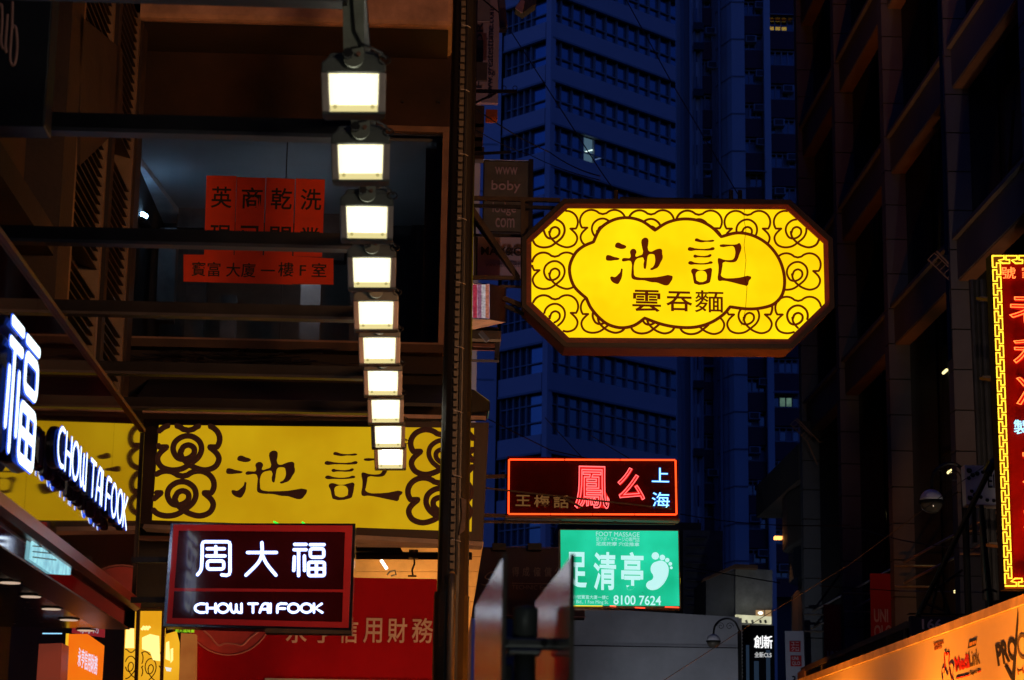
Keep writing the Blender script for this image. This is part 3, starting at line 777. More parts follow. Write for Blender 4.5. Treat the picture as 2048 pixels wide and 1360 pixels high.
    # recessed ceiling lights
    for i, (px, py) in enumerate(((20,1162),(62,1190),(103,1215),(138,1237),(172,1258))):
        d = ray(px, py); p = CAM+d*((Zr(1.753)-CAM.z)/d.z)
        r_ = thing('recessed_downlight', 'dim round downlight in the jeweller soffit, %s' % ['nearest and at the left edge of the photo', 'second from the left edge', 'middle one of the five', 'fourth from the left, beside the orange sign reflection', 'farthest, just above the orange lit sign'][i], 'downlight', p, 'downlights in a row under the jeweller fascia')
        part('trim_ring', MB().cyl(p+Vector((0,0,-.012)), p+Vector((0,0,0)), .10, 16), M_black, r_)
        part('diffuser', MB().cyl(p+Vector((0,0,-.018)), p+Vector((0,0,-.013)), .082, 16), emi('dim_warm_diffuser', (.62,.45,.33), .9), r_)
fascia()

# ---------------- noodle shop sign over the pavement (clouds and two characters)
CHI = [[(285,290),(300,262),(325,256),(365,275),(400,288),(413,303),(405,318),(365,330),(320,322),(288,308)],
 [(182,420),(190,402),(220,400),(270,418),(320,430),(336,440),(325,452),(280,458),(215,464),(185,455)],
 [(362,550),(368,600),(362,650),(340,700),(318,728),(290,724),(255,705),(232,670),(235,645),(262,645),(280,650),(320,620),(345,590)],
 [(362,455),(375,435),(410,432),(455,430),(462,400),(455,370),(465,340),(495,327),(520,340),(528,370),(518,395),(520,415),(560,405),(598,385),(590,300),(585,235),(600,212),(632,200),(660,215),(666,240),(664,345),(690,360),(740,340),(775,328),(815,333),(822,380),(828,430),(805,480),(770,540),(730,560),(697,570),(685,558),(715,535),(740,480),(738,420),(730,395),(700,388),(668,395),(650,450),(640,530),(628,558),(610,540),(606,430),(570,430),(530,445),(505,490),(500,590),(508,635),(540,650),(640,655),(760,650),(935,635),(940,660),(915,710),(890,740),(860,745),(810,730),(760,712),(700,708),(620,688),(520,682),(478,665),(470,640),(472,580),(470,480),(455,465),(400,470),(370,470)]]
KEI = [[(1197,215),(1215,208),(1260,225),(1330,233),(1415,230),(1412,240),(1395,248),(1320,248),(1270,255),(1215,245),(1195,238)],
 [(1112,330),(1125,310),(1160,312),(1200,322),(1360,322),(1390,310),(1415,315),(1415,335),(1390,345),(1200,345),(1140,352),(1118,345)],
 [(1177,405),(1195,393),(1220,402),(1340,402),(1360,390),(1382,393),(1375,415),(1350,425),(1225,424),(1195,430),(1180,422)],
 [(1117,490),(1130,470),(1160,470),(1190,483),(1340,483),(1365,470),(1395,478),(1393,492),(1360,500),(1320,506),(1190,506),(1130,505)],
 [(1150,580),(1165,555),(1200,553),(1240,568),(1290,568),(1340,552),(1382,548),(1385,600),(1372,680),(1365,705),(1345,720),(1190,725),(1180,700),(1165,620)],
 [(1205,610),(1225,585),(1300,582),(1325,610),(1328,660),(1320,688),(1215,690),(1207,660)],
 [(1475,290),(1485,280),(1600,280),(1670,275),(1700,262),(1715,280),(1723,320),(1700,390),(1675,455),(1655,475),(1600,483),(1515,484),(1508,520),(1495,600),(1490,628),(1520,655),(1600,663),(1700,655),(1830,643),(1832,665),(1810,690),(1790,747),(1750,742),(1690,728),(1600,705),(1510,690),(1465,692),(1453,670),(1460,600),(1462,520),(1453,460),(1460,435),(1485,437),(1520,450),(1600,455),(1630,445),(1650,400),(1650,340),(1630,300),(1600,297),(1485,305)]]
# the cloud motif: two crossing lines round a teardrop, in units where the lobes are about 70 wide; y down
def arc(cx, cy, r, a0, a1, n=14, ry=None):
    return [(cx+r*math.cos(math.radians(a0+(a1-a0)*k/n)), cy-(ry or r)*math.sin(math.radians(a0+(a1-a0)*k/n))) for k in range(n+1)]
MOTIF = [
  arc(-72,-52,70,-140+360-0,44,18)[::1],              # top left lobe: left notch up and over to the top notch
  arc(72,-52,70,136,-42,18),                          # top right lobe
]
MOTIF[0] = [(-96,-12)]+arc(-72,-52,70,215,45,16)+[(0,-96)]
MOTIF[1] = [(0,-96)]+arc(72,-52,70,135,-35,16)+[(96,-12)]
MOTIF.append([(-96,-12)]+spline([(-96,-12),(-128,20),(-138,52),(-120,88),(-78,104),(-30,98),(10,72),(45,40),(60,0),(50,-40),(15,-66),(-25,-64),(-58,-38),(-68,0),(-52,38),(-25,50),(5,42),(26,20),(25,-8),(2,-22),(-22,-12),(-32,12)],5))
MOTIF.append(spline([(96,-12),(128,20),(138,52),(120,88),(78,104),(35,94),(0,72),(-28,40),(-36,8)],5))

def cloud_lines(cx, cy, sx, sy, keep, flip=1):
    out = []
    for st in MOTIF:
        run = []
        dense = []
        for a, b in zip(st[:-1], st[1:]):
            for k in range(3): dense.append((a[0]+(b[0]-a[0])*k/3, a[1]+(b[1]-a[1])*k/3))
        dense.append(st[-1])
        for x, y in dense:
            p = (cx+flip*x*sx, cy+y*sy)
            if keep(p): run.append(p)
            else:
                if len(run) > 2: out.append(run)
                run = []
        if len(run) > 2: out.append(run)
    return out

def pavement_sign():
    Y = 23.85
    root = thing('yellow_noodle_shop_sign', 'dull yellow rectangular noodle shop signboard with thick brown clouds, behind the post', 'shop sign', P(630, 1078, Y))
    def corner(x, y): return P(x, y, Y)
    fr = MB().prism([corner(288,838), corner(978,845), corner(966,1082), corner(272,1048)], (0,.3,0))
    part('frame_box', fr, mat('dark_brown_box', (.022,.010,.007), .5), root)
    face = [(318,850),(948,856),(943,1063),(304,1040)]
    fo = part('lit_face', MB().prism([P(x, y, Y-.012) for x, y in face], (0,.01,0)), emi('dull_yellow_acrylic', (.48,.265,.003), 1.0, (.57,.35,.005), 1.1), root)
    part('lower_flashing', MB().prism([P(288,1048,Y-.005), P(966,1083,Y-.005), P(965,1092,Y-.005), P(285,1056,Y-.005)], (0,.35,0)), mat('pale_flashing', (.3,.24,.2), .6), root)
    brown = emi('brown_vinyl', (.020,.006,.003), 1.0, base=(.02,.008,.005))
    mapC = lambda x, y, d: P(280+x/2.926, 820+y/2.926, Y-.014-d)
    keep = lambda p: inside((280+p[0]/2.926, 820+p[1]/2.926), [(320,851.5),(946,857.5),(941,1061),(306,1039)])
    S = 1.16
    strokes = cloud_lines(283, 232, S*1.12, S, keep)+cloud_lines(250, 500, S*1.12, S*1.0, keep)
    strokes += cloud_lines(1768, 258, S*1.12, S, keep, -1)+cloud_lines(1752, 540, S*1.12, S, keep, -1)
    mb = MB(); round_strokes(mb, strokes, mapC, .037, -.018, 6); part('cloud_ornament', mb, brown, root, kind='stuff')
    c1 = lambda x, y, d: mapC(505+(x-182)*.6227, 237+(y-200)*.523, d)
    c2 = lambda x, y, d: mapC(1080+(x-1112)*.632, 245+(y-208)*.5325, d)
    curve_shape('character', CHI, c1, .006, brown, root); curve_shape('character', KEI, c2, .006, brown, root)
pavement_sign()

# ---------------- big octagonal lit sign
def octagon():
    Y = 28.0
    root = thing('octagonal_noodle_sign', 'big bright yellow octagonal noodle shop sign with brown clouds hung over the street', 'shop sign', P(1355, 715, Y))
    oc = [(1136,416),(1572,418),(1647,486),(1650,606),(1576,678),(1138,675),(1063,604),(1063,483)]
    cx, cy = 1356, 547
    def grow(g_, gy=None):
        gy = gy or g_; out = []
        for x, y in oc:
            out.append((x+(g_ if x > cx else -g_)*(1 if abs(x-cx) > 250 else .45), y+(gy if y > cy else -gy)*(1 if abs(y-cy) > 100 else .45)))
        return out
    part('housing', MB().prism([P(x, y, Y+.05) for x, y in grow(17, 17)], (0,.62,0)), mat('rusty_brown_housing', (.075,.028,.016), .55, .2, var=.3), root)
    # black outer ring and brown inner rim
    def ring(g0, g1, y0, dy):
        a, b = grow(g0), grow(g1); mb = MB(); n = 8
        for i in range(n):
            j = (i+1) % n
            mb.prism([P(*a[i], y0), P(*a[j], y0), P(*b[j], y0), P(*b[i], y0)], (0, dy, 0))
        return mb
    part('outer_frame', ring(10, 19, Y-.06, .10), mat('black_painted_frame', (.012,.009,.008), .45), root)
    part('inner_rim', ring(0, 10, Y-.03, .07), mat('oxide_red_rim', (.24,.06,.03), .5), root)
    part('lit_face', MB().prism([P(x, y, Y) for x, y in oc], (0,.03,0)), emi('bright_yellow_acrylic', (1.1,.66,.002), 1.0, (1.15,.84,.004), 1.1), root)
    brown = emi('backlit_brown_vinyl', (.085,.010,.001), 1.0, base=(.03,.01,.005))
    zx = lambda x: 1030+x/3.103; zy_ = lambda y: 380+y/3.103
    cloud = []
    lobes = [[(443,672),(365,595),(338,490),(368,402),(420,352),(487,322)], [(487,322),(530,238),(610,186),(700,172),(790,194),(868,250)],
             [(868,250),(945,202),(1040,180),(1140,190),(1220,230),(1280,290)],
             [(1280,290),(1380,266),(1480,284),(1572,340),(1640,430),(1672,540),(1662,640),(1610,705),(1530,732),(1440,738),(1335,725)],
             [(1335,725),(1290,775),(1210,825),(1110,852),(1000,850),(900,830),(805,795)], [(805,795),(740,840),(660,855),(580,835),(520,790),(470,730),(443,672)]]
    for lb in lobes: cloud += spline(lb, 6)[:-1]
    cpx = [(zx(x), zy_(y)) for x, y in cloud]
    mb = MB(); mb.tube([P(x, y, Y-.004) for x, y in cpx], .022, 8, closed=True); part('cloud_outline', mb, brown, root)
    ocs = [(cx+(x-cx)*.995, cy+(y-cy)*.99) for x, y in oc]
    keep = lambda p: inside((zx(p[0]), zy_(p[1])), ocs) and not inside((zx(p[0]), zy_(p[1])), cpx)
    st = []
    for (x, y) in ((248,252),(545,246),(845,248),(1142,250),(1442,252),(1748,252),(248,510),(1755,515),(250,775),(550,782),(855,786),(1160,790),(1455,785),(1757,785)):
        st += cloud_lines(x, y, 1.0, 1.0, keep)
    mb = MB(); round_strokes(mb, st, lambda x, y, d: P(zx(x), zy_(y), Y-.002), .0158, 0, 6); part('cloud_ornament', mb, brown, root, kind='stuff')
    mp = lambda x, y, d: P(1180+x/5.689, 440+y/5.689, Y-.008-d)
    curve_shape('character', CHI, mp, .004, brown, root); curve_shape('character', KEI, mp, .004, brown, root)
    for ch, x0, y0, x1, y1 in (('雲',482,797,808,1043),('吞',868,812,1163,1038),('麵',1192,802,1518,1052)):
        text_on('character', ch, face_map(1180+x0/5.689, 440+y0/5.689, 1180+x1/5.689, 440+y1/5.689, Y-.008), brown, root, bold=.006 if ch == '麵' else .014, ext=.004)
    # crack with a hanging wire
    part('crack', MB().tube([P(x, y, Y-.014) for x, y in ((1489,412),(1488,440),(1492,460),(1488,490),(1492,520),(1489,552),(1494,575),(1491,620),(1482,652))], .003, 4), M_black, root)
    # eye bolts on top
    for x in (1232, 1462, 1480):
        p = P(x, 398, Y+.1); part('eye_bolt', MB().cyl(p-Vector((0,0,.1)), p+Vector((0,0,.12)), .03, 8), M_dsteel, root)
    # steel frame to the left building
    sr = thing('sign_support_frame', 'rusty steel bracket frame carrying the octagonal sign from the left building', 'bracket', P(1000, 560, Y+.4))
    def B(a, b, w_, Yq=Y+.35, Yr=None, nm='steel_member', m_=M_dsteel): part(nm, MB().bar(P(*a, Yq), P(*b, Yr or Yq), w_), m_, sr)
    B((930,396),(1120,401),.055); B((930,411),(1110,416),.045, m_=M_black); B((1046,400),(1046,612),.06); B((1053,398),(1053,640),.05, Y+.55)
    B((940,412),(1036,556),.07); B((936,425),(1024,545),.04, Y+.6, m_=M_black); B((930,555),(1040,556),.05); B((1000,572),(1044,574),.03)
    B((1005,596),(1046,612),.06); B((1010,612),(1048,628),.05, m_=M_black); B((1240,398),(1580,404),.05, m_=M_black)
    B((950,430),(950,553),.03, Y+.8, m_=M_black); B((930,470),(1045,472),.035, Y+.9, m_=M_black)
octagon()

# ---------------- floodlights along a rail
def floods():
    X = P(708, 190, 11.2).x
    hz = P(708, 190, 11.2).z
    rail_z = P(706, 2, 11.2).z
    # y positions measured from the picture
    cy = [190,328,448,548,633,703,768,824,875,918]
    ys = []
    for y in cy:
        lo, hi = 6, 60
        for _ in range(40):
            m = (lo+hi)/2
            if proj(Vector((X, m, hz-.016)))[1] < y: lo = m
            else: hi = m
        ys.append(lo)
    root = thing('floodlight', '', 'floodlight', (0,0,0), 'row of white floodlights over the pavement')
    cas = mat('grey_cast_housing', (.10,.11,.10), .5, .2, var=.15, scale=8)
    sid = mat('pale_side_rim', (.42,.36,.32), .5, .1)
    W, H = .175, .125
    # housing: trapezoid hood above the lens
    part('housing', MB().prism([(-.135,-.03,.115),(-.15,-.03,.165),(-.128,-.03,.215),(.118,-.03,.222),(.15,-.03,.185),(.165,-.03,.11)], (0,.16,0)), cas, root, bevel=.012)
    part('hood', MB().prism([(-W,-.05,.095),(-W,-.05,.15),(-.135,-.05,.185),(.13,-.05,.185),(W,-.05,.145),(W,-.05,.095)], (0,.1,0)), cas, root, bevel=.01)
    part('back_body', MB().prism([(-.16,.02,-H),(.16,.02,-H),(.16,.02,.10),(-.16,.02,.10)], (0,.09,0)), cas, root, bevel=.01)
    for s in (-1, 1):
        part('side_rim', MB().prism([(s*.137,-.05,.095),(s*W,-.05,.095),(s*W*.965,-.05,-H),(s*.128,-.05,-H)], (0,.08,0)), sid, root, bevel=.006)
    part('bottom_rim', MB().box((-W*.96,-.05,-H-.014),(W*.96,.03,-H)), cas, root, bevel=.004)
    part('lens', MB().prism([(-.134,-.035,.093),(.134,-.035,.093),(.126,-.035,-H+.001),(-.126,-.035,-H+.001)], (0,.01,0)), emi('floodlight_lens', (1.0,.92,.56), 1.7), root)
    core = rrect(-.098, -.076, .104, .084, .025)[:-1]
    part('hot_core', MB().prism([(x, -.040, z) for x, z in core], (0,.004,0)), emi('flood_hot_core', (1.0,.96,.80), 7.0), root)
    part('lower_reflector', MB().prism([(-.128,-.044,-.088),(.128,-.044,-.088),(.125,-.044,-H+.002),(-.125,-.044,-H+.002)], (0,.006,0)), emi('lens_edge_glow', (.95,.82,.36), .85), root)
    for s in (-1, 1):
        part('fixing_clip', MB().cyl((s*.1,-.050,-.098),(s*.1,-.038,-.098), .011, 8), emi('clip_glow', (.5,.42,.16), .9), root)
    # yoke strap with knob
    top = rail_z-hz
    part('yoke_strap', MB().prism([(-.055,-.075,.17),(.055,-.075,.17),(.06,-.075,top),(-.058,-.075,top)], (0,.012,0)), mat('zinc_strap', (.20,.22,.18), .5, .3, var=.2, scale=10), root)
    part('yoke_plate', MB().cyl((0,-.082,.17),(0,-.066,.17), .056, 18), MATS['zinc_strap'], root)
    knob = MB()
    for k in range(8):
        a = math.pi*k/4; knob.cyl((-.03+.02*math.cos(a),-.115,.185+.02*math.sin(a)),(-.03+.02*math.cos(a),-.083,.185+.02*math.sin(a)), .009, 6)
    knob.cyl((-.03,-.117,.185),(-.03,-.083,.185), .022, 10)
    part('knob', knob, M_black, root)
    part('bolt', MB().cyl((.026,-.098,.185),(.026,-.083,.185), .013, 8), mat('rusty_bolt', (.22,.09,.05), .7), root)
    part('slot', MB().bar((-.02,-.085,.218),(.038,-.085,.23), .006, .012), M_black, root)
    cab = [(-.01,-.09,top),(.005,-.09,.32),(.04,-.09,.245),(.1,-.085,.222),(.15,-.07,.2),(.175,-.05,.17)]
    part('cable', MB().tube(cab, .0065, 6), M_black, root)
    part('cable_loop', MB().tube([(.165+.032*math.cos(t*.5),-.05,.165+.024*math.sin(t*.5)) for t in range(-3, 10)], .005, 6), M_black, root)
    part('gland', MB().box((.135,-.06,.19),(.155,-.02,.21)), sid, root)
    names = ['nearest and largest floodlight at the top of the row', 'second floodlight from the top of the row', 'third floodlight from the top, beside the orange notices', 'fourth floodlight from the top, level with the address notice', 'fifth floodlight from the top of the row', 'sixth floodlight from the top of the row', 'seventh floodlight from the top of the row', 'third floodlight from the bottom of the row, above the yellow sign', 'second floodlight from the bottom, in front of the yellow sign', 'farthest and smallest floodlight at the bottom of the row']
    for i, y in enumerate(ys):
        o = root if i == 0 else copy_tree(root)
        o.location = (X, y, hz); o['label'] = 'lit white '+names[i]
        o.rotation_euler = (0, math.radians(-2.0), math.radians(random.uniform(-2, 2)+3))
    # steel structure
    rr = thing('canopy_frame', 'black steel canopy frame of cross arms holding up the row of floodlights', 'steel frame', (X, 16, rail_z))
    part('long_rail', MB().box((X-.04, 9.5, rail_z), (X+.05, 23.2, rail_z+.06)), M_black, rr)
    arms = []
    for xa, ya in ((600,-26),(620,252),(640,478),(660,622),(690,742),(700,812)):
        lo, hi = 6, 60
        for _ in range(40):
            m = (lo+hi)/2
            if proj(Vector((P(xa, ya, m).x, m, rail_z)))[1] < ya: lo = m
            else: hi = m
        arms.append(lo)
    for Yb in arms:
        ar = MB().box((-8, Yb, rail_z-.05), (X-.045, Yb+.10, rail_z+.05)); ao = part('cross_arm', ar, M_black, rr)
        part('flange', MB().box((-8, Yb-.012, rail_z-.078), (X-.047, Yb+.11, rail_z-.052)), mat('flange_steel', (.06,.062,.07), .5, .3), ao)
floods()

# ---------------- hanging jeweller sign
def jeweller_sign():
    Y = 19.4
    root = thing('jeweller_hanging_sign', 'dark red framed box sign with glowing white jeweller name in Chinese and English', 'shop sign', P(520, 1262, Y))
    c = [(342,1046),(711,1047),(703,1262),(326,1252)]
    Q = lambda x, y, d=0: P(x, y, Y-d)
    part('chrome_box', MB().prism([Q(*p) for p in c], (0,.34,0)), M_chrome, root)
    part('black_edge', MB().prism([P(342,1046,Y+.02), P(711,1047,Y+.02), P(703,1263,Y+.02), P(326,1253,Y+.02)], (0,.30,0)), mat('black_mirror_edge', (.02,.02,.02), .1, .5), root)
    red = mat('red_enamel', (.55,.02,.025), .3, 0, var=.08, bump=.02, coat=.6)
    fo = [(347,1049),(705,1051),(697,1256),(333,1247)]; fi = [(357,1061),(690,1064),(684,1244),(344,1236)]
    mb = MB()
    for i in range(4):
        j = (i+1) % 4; mb.prism([Q(*fo[i], .02), Q(*fo[j], .02), Q(*fi[j], .02), Q(*fi[i], .02)], (0,.018,0))
    part('red_frame', mb, red, root)
    part('red_divider', MB().prism([Q(348,1176,.018), Q(687,1179,.018), Q(687,1184.5,.018), Q(347,1182,.018)], (0,.016,0)), red, root)
    pan = mat('maroon_gloss_panel', (.05,.004,.006), .08, 0, var=.2, bump=.02, bscale=3, coat=.8)
    part('upper_panel', MB().prism([Q(356,1060,.008), Q(691,1063,.008), Q(688,1179,.008), Q(348,1176,.008)], (0,.006,0)), pan, root)
    part('lower_panel', MB().prism([Q(348,1183,.008), Q(687,1185,.008), Q(685,1246,.008), Q(343,1238,.008)], (0,.006,0)), pan, root)
    f = lambda x, y, d: P(320+x/3.2, 1030+y/3.2, Y-.022-d)
    for st, nm in ((ZHOU,'character'), (DA,'character'), (FU,'character')):
        mb = MB(); hb = MB(); round_strokes(mb, st, lambda x, y, d: f(x, y, .004), .0135, 0, 8); round_strokes(hb, st, lambda x, y, d: f(x, y, -.007), .0168, 0, 8)
        lo = part(nm, mb, white_neon, root); part('letter_edge', hb, blue_halo, lo)
    lt = [l for l in latin('CHOW TAI FOOK', .20, .42) if l]
    g_ = lambda s, t, d: P(320+(222+s*818)/3.2, 1030+(624-t*56)/3.2, Y-.022-d)
    for l in lt:
        mb = MB(); hb = MB(); round_strokes(mb, l, lambda x, y, d: g_(x, y, .004), .0100, 0, 8); round_strokes(hb, l, lambda x, y, d: g_(x, y, -.006), .0126, 0, 8)
        lo = part('letter', mb, white_neon, root); part('letter_edge', hb, blue_halo, lo)
    # small parts: lower rail, green lamps on top, lit lettering below
    part('bottom_rail', MB().prism([Q(530,1256,.01), Q(703,1261,.01), Q(703,1268,.01), Q(530,1266,.01)], (0,.2,0)), M_dsteel, root)
    for a, b in (((547,1043),(557,1048)), ((604,1044),(611,1049))):
        part('green_lamp', MB().cyl(Q(*a, -.1), Q(*b, -.1), .008, 6), emi('green_lamp', (.02,1,.05), 1.5), root)
    text_on('lit_lettering', '周大福珠寶', face_map(350, 1259, 389, 1265, Y-.01), emi('lime_letters', (.4,.9,.02), .8), root, bold=.01, ext=.002)
    part('wall_arm', MB().bar(P(345,1120,Y+.17), P(262,1120,Y+.17), .05), M_black, root)
    part('wall_arm', MB().bar(P(340,1200,Y+.17), P(262,1200,Y+.17), .05), M_black, root)
jeweller_sign()

# ---------------- finance shop under the yellow sign
def finance_shop():
    Y = 24.5
    root = thing('finance_shop_signboard', 'large crimson finance shop signboard with beige Chinese characters and a round emblem', 'signboard', P(630, 1500, Y))
    crm = mat('crimson_board', (.34,.003,.010), .6, 0, var=.15, scale=1.2, bump=.03, spec=.08)
    part('board', MB().prism([P(391,1150,Y), P(874,1158,Y), P(868,1372,Y), P(385,1372,Y)], (0,.12,0)), crm, root)
    bei = mat('beige_lettering', (.62,.45,.36), .6)
    # visible: lower part of the first two, then the rest
    for ch, x0, x1 in (('永',572,614),('亨',626,668),('信',678,716),('用',727,764),('財',775,814),('務',824,867)):
        text_on('character', ch, face_map(x0, 1236, x1, 1286, Y-.01), bei, root, bold=.010, ext=.006)
    em = mat('faded_pink_emblem', (.50,.05,.05), .5)
    cx, cy, r = 457, 1222, 88
    part('emblem_disc', MB().prism([P(cx+(r-3)*math.cos(t*math.pi/20), cy+(r-3)*math.sin(t*math.pi/20), Y-.008) for t in range(40)], (0,.006,0)), em, root)
    part('emblem_ring', MB().tube([P(cx+r*math.cos(t*math.pi/20), cy+r*math.sin(t*math.pi/20), Y-.012) for t in range(40)], .009, 6, closed=True), mat('emblem_line', (.6,.22,.2), .5), root)
    wv = spline([(385,1240),(403,1257),(420,1272),(436,1290),(450,1287),(468,1288),(485,1290),(497,1278),(510,1268),(530,1252)])
    part('emblem_wave', MB().tube([P(x, y, Y-.012) for x, y in wv], .012, 6), MATS['emblem_line'], root)
    part('lower_panel', MB().box(P(530,1356,Y-.03), P(868,1420,Y-.01)), mat('grey_lower_panel', (.4,.36,.35), .5), root)
    # warm lit interior above the board
    r2 = thing('shopfront_soffit', 'warmly lit timber boarding above the crimson signboard, beside the post', 'shopfront', P(830, 1180, 26))
    wood = mat('varnished_boards', (.55,.30,.10), .6, 0, var=.2, scale=3, bump=.1)
    Yb = 26.4
    for i in range(6):
        y0 = 1084+i*30; y1 = y0+29.2
        sx = lambda y: 967-(y-1084)*.165
        part('board', MB().prism([P(700,y0,Yb), P(sx(y0),y0,Yb), P(sx(y1),y1,Yb), P(700,y1,Yb)], (0,.05,0)), wood, r2)
    part('pale_header', MB().prism([P(712,1078,24.3), P(966,1081,24.3), P(965,1090,24.3), P(712,1088,24.3)], (0,.3,0)), mat('pale_flashing', (.3,.24,.2), .6), r2)
    part('track_beam', MB().tube([P(712,1111,24.9), P(944,1112,24.9)], .045, 10), M_black, r2)
    part('track_plate', MB().prism([P(712,1092,25.1), P(800,1094,25.1), P(806,1104,25.1), P(712,1103,25.1)], (0,.3,0)), M_void, r2)
    part('junction_box', MB().box(P(818,1101,24.8), P(836,1116,24.7)), M_black, r2)
    ch = MB(); pts = [(828,1116),(829,1128),(824,1140),(826,1152)]
    for a, b in zip(pts[:-1], pts[1:]): ch.bar(P(*a,24.8), P(*b,24.8), .04, .02)
    ch.tube([P(816,1152,24.8), P(833,1152,24.8)], .012, 6)
    part('hanging_clamp', ch, M_black, r2)
    part('fluorescent_tube', MB().tube([P(762,1120,25.8), P(774,1138,25.8)], .018, 8), emi('tube_white', (1,.9,.85), 3), r2)
    part('bare_fitting', MB().tube([P(774,1150,25.8), P(780,1143,25.8), P(790,1141,25.8), P(792,1149,25.8), P(782,1152,25.8)], .012, 6), M_dsteel, r2)
    L = bpy.data.lights.new('shop_ceiling_lamp', 'AREA'); L.energy = 26; L.color = (1,.62,.25); L.size = .8
    ob = bpy.data.objects.new('shop_ceiling_lamp', L); COL.objects.link(ob); ob.location = P(800,1235,25.3); ob.rotation_euler = (math.radians(120), 0, 0)
    L = bpy.data.lights.new('shop_front_lamp', 'SPOT'); L.energy = 95; L.color = (1,.5,.25); L.spot_size = math.radians(75)
    ob = bpy.data.objects.new('shop_front_lamp', L); COL.objects.link(ob); ob.location = (-.3, 22.6, 1.2)
    ob.rotation_euler = (Vector((-.9, 24.5, Zr(2.2)))-ob.location).to_track_quat('-Z', 'Y').to_euler()
finance_shop()

# ---------------- lit restaurant front and orange sign reflection at lower left
def lower_left():
    Y = 24.3
    root = thing('restaurant_window', 'brightly lit amber restaurant window with cloud patterns at the lower left', 'shopfront', P(310, 1400, Y))
    fr = mat('dark_bronze_frame', (.05,.025,.015), .4, .3)
    amber = emi('amber_interior', (.66,.29,.008), 1.15, (.80,.42,.02), 1.6)
    hot = emi('hot_lamp_glow', (1.0,.72,.22), 1.5)
    for (x0, x1) in ((251,272),(281,331)):
        part('amber_pane', MB().prism([P(x0,1222,Y), P(x1,1222,Y), P(x1-1,1372,Y), P(x0-5,1372,Y)], (0,.02,0)), amber, root)
    part('amber_pane', MB().prism([P(332,1268,Y), P(353,1262,Y), P(359,1285,Y), P(358,1372,Y), P(322,1372,Y)], (0,.02,0)), amber, root)
    for (x0, x1, y) in ((273,280,1215),(324,331,1215)):
        part('mullion', MB().prism([P(x0,y,Y-.03), P(x1,y,Y-.03), P(x1-5,1372,Y-.03), P(x0-5,1372,Y-.03)], (0,.1,0)), fr, root)
    part('head', MB().box(P(246,1214,Y-.04), P(392,1222,Y+.1)), fr, root)
    part('timber_return', MB().prism([P(362,1266,Y-.02), P(391,1268,Y-.02), P(390,1372,Y-.02), P(357,1372,Y-.02)], (0,.2,0)), emi('lit_timber', (.35,.10,.02), .7, (.45,.15,.03), 3), root)  # lamp light on the timber put in as emission
    for (q) in ([(252,1258),(268,1256),(268,1296),(250,1296)], [(284,1275),(300,1268),(318,1272),(320,1322),(306,1320),(300,1304),(284,1298)], [(332,1285),(338,1282),(340,1322),(331,1318)], [(341,1298),(346,1296),(346,1320),(341,1326)]):
        part('lit_lantern', MB().prism([P(x, y, Y-.02) for x, y in q], (0,.015,0)), hot, root)
    part('chandelier', MB().tube([P(283+t*.8, 1256+3*math.sin(t*.9), Y-.02) for t in range(0, 22)], .012, 6), hot, root)
    part('white_label', MB().prism([P(330,1334,Y-.02), P(343,1336,Y-.02), P(341,1343,Y-.02), P(333,1342,Y-.02)], (0,.01,0)), emi('white_label', (.8,.85,.8), 1), root)
    line = mat('etched_brown_line', (.12,.05,.01), .6)
    mb = MB()
    for (cx, cy) in ((262,1330),(302,1335)):
        mb_s = cloud_lines(cx, cy, .17, .26, lambda p: (251 < p[0] < 272 or 283 < p[0] < 322) and p[1] < 1360)
        round_strokes(mb, mb_s, lambda x, y, d: P(x, y, Y-.008), .006, 0, 5)
    part('etched_cloud', mb, line, root)
    part('sloping_fascia', MB().prism([P(262,1040,Y+.3), P(393,1048,Y+.3), P(393,1214,Y+.3), P(262,1214,Y+.3)], (0,.4,0)), M_void, root)
    part('pale_rail', MB().box(P(222,1070,Y+.1), P(345,1083,Y+.25)), mat('dusty_pink_rail', (.35,.22,.18), .6), root)
    # orange sign reflection in the shop glass, put in as emission
    Ys = 21.5
    r2 = thing('orange_box_sign', 'glowing orange box sign with white lettering low at the left, under the fascia', 'shop sign', P(170, 1420, Ys))
    og = emi('orange_acrylic', (.95,.22,.006), 1.0, (.85,.12,.006), 1.3)
    part('lit_face', MB().prism([P(137,1268,Ys), P(175,1268,Ys), P(208,1291,Ys), P(203,1372,Ys), P(131,1372,Ys)], (0,.03,0)), og, r2)  # emissive face standing in for the sign's reflection
    part('side_strip', MB().prism([P(132,1267,Ys), P(138,1267,Ys), P(132,1372,Ys), P(126,1372,Ys)], (0,.02,0)), emi('yellow_side', (.9,.5,.02), 1), r2)
    text_on('lettering', '永亨信用財務', quad_map(P(155,1332,Ys-.01), P(194,1351,Ys-.01), P(157,1294,Ys-.01), (0,-1,0)), emi('pale_lilac_letters', (.85,.75,.95), 1.0), r2, bold=.01, ext=.004)
    r3 = thing('red_reflected_sign', 'dark red glass panel with faint white lettering above the orange box sign', 'sign', P(180, 1265, Ys+.3))
    part('panel', MB().prism([P(152,1197,Ys+.2), P(211,1233,Ys+.2), P(209,1275,Ys+.2), P(143,1266,Ys+.2)], (0,.02,0)), emi('dull_red_panel', (.16,.008,.012), 1.0, (.24,.015,.02), 2), r3)  # reflection in the shop glass put in as an emissive panel
    text_on('lettering', '永亨財', quad_map(P(160,1267,Ys+.19), P(198,1267,Ys+.19), P(163,1240,Ys+.19), (0,-1,0)), emi('dim_white_letters', (.4,.35,.42), .8), r3, bold=.01, ext=.004)
    r4 = thing('rust_red_pillar', 'rust coloured pillar of the shopfront at the lower left under a pale blue light strip', 'pillar', P(100, 1420, 20.5))
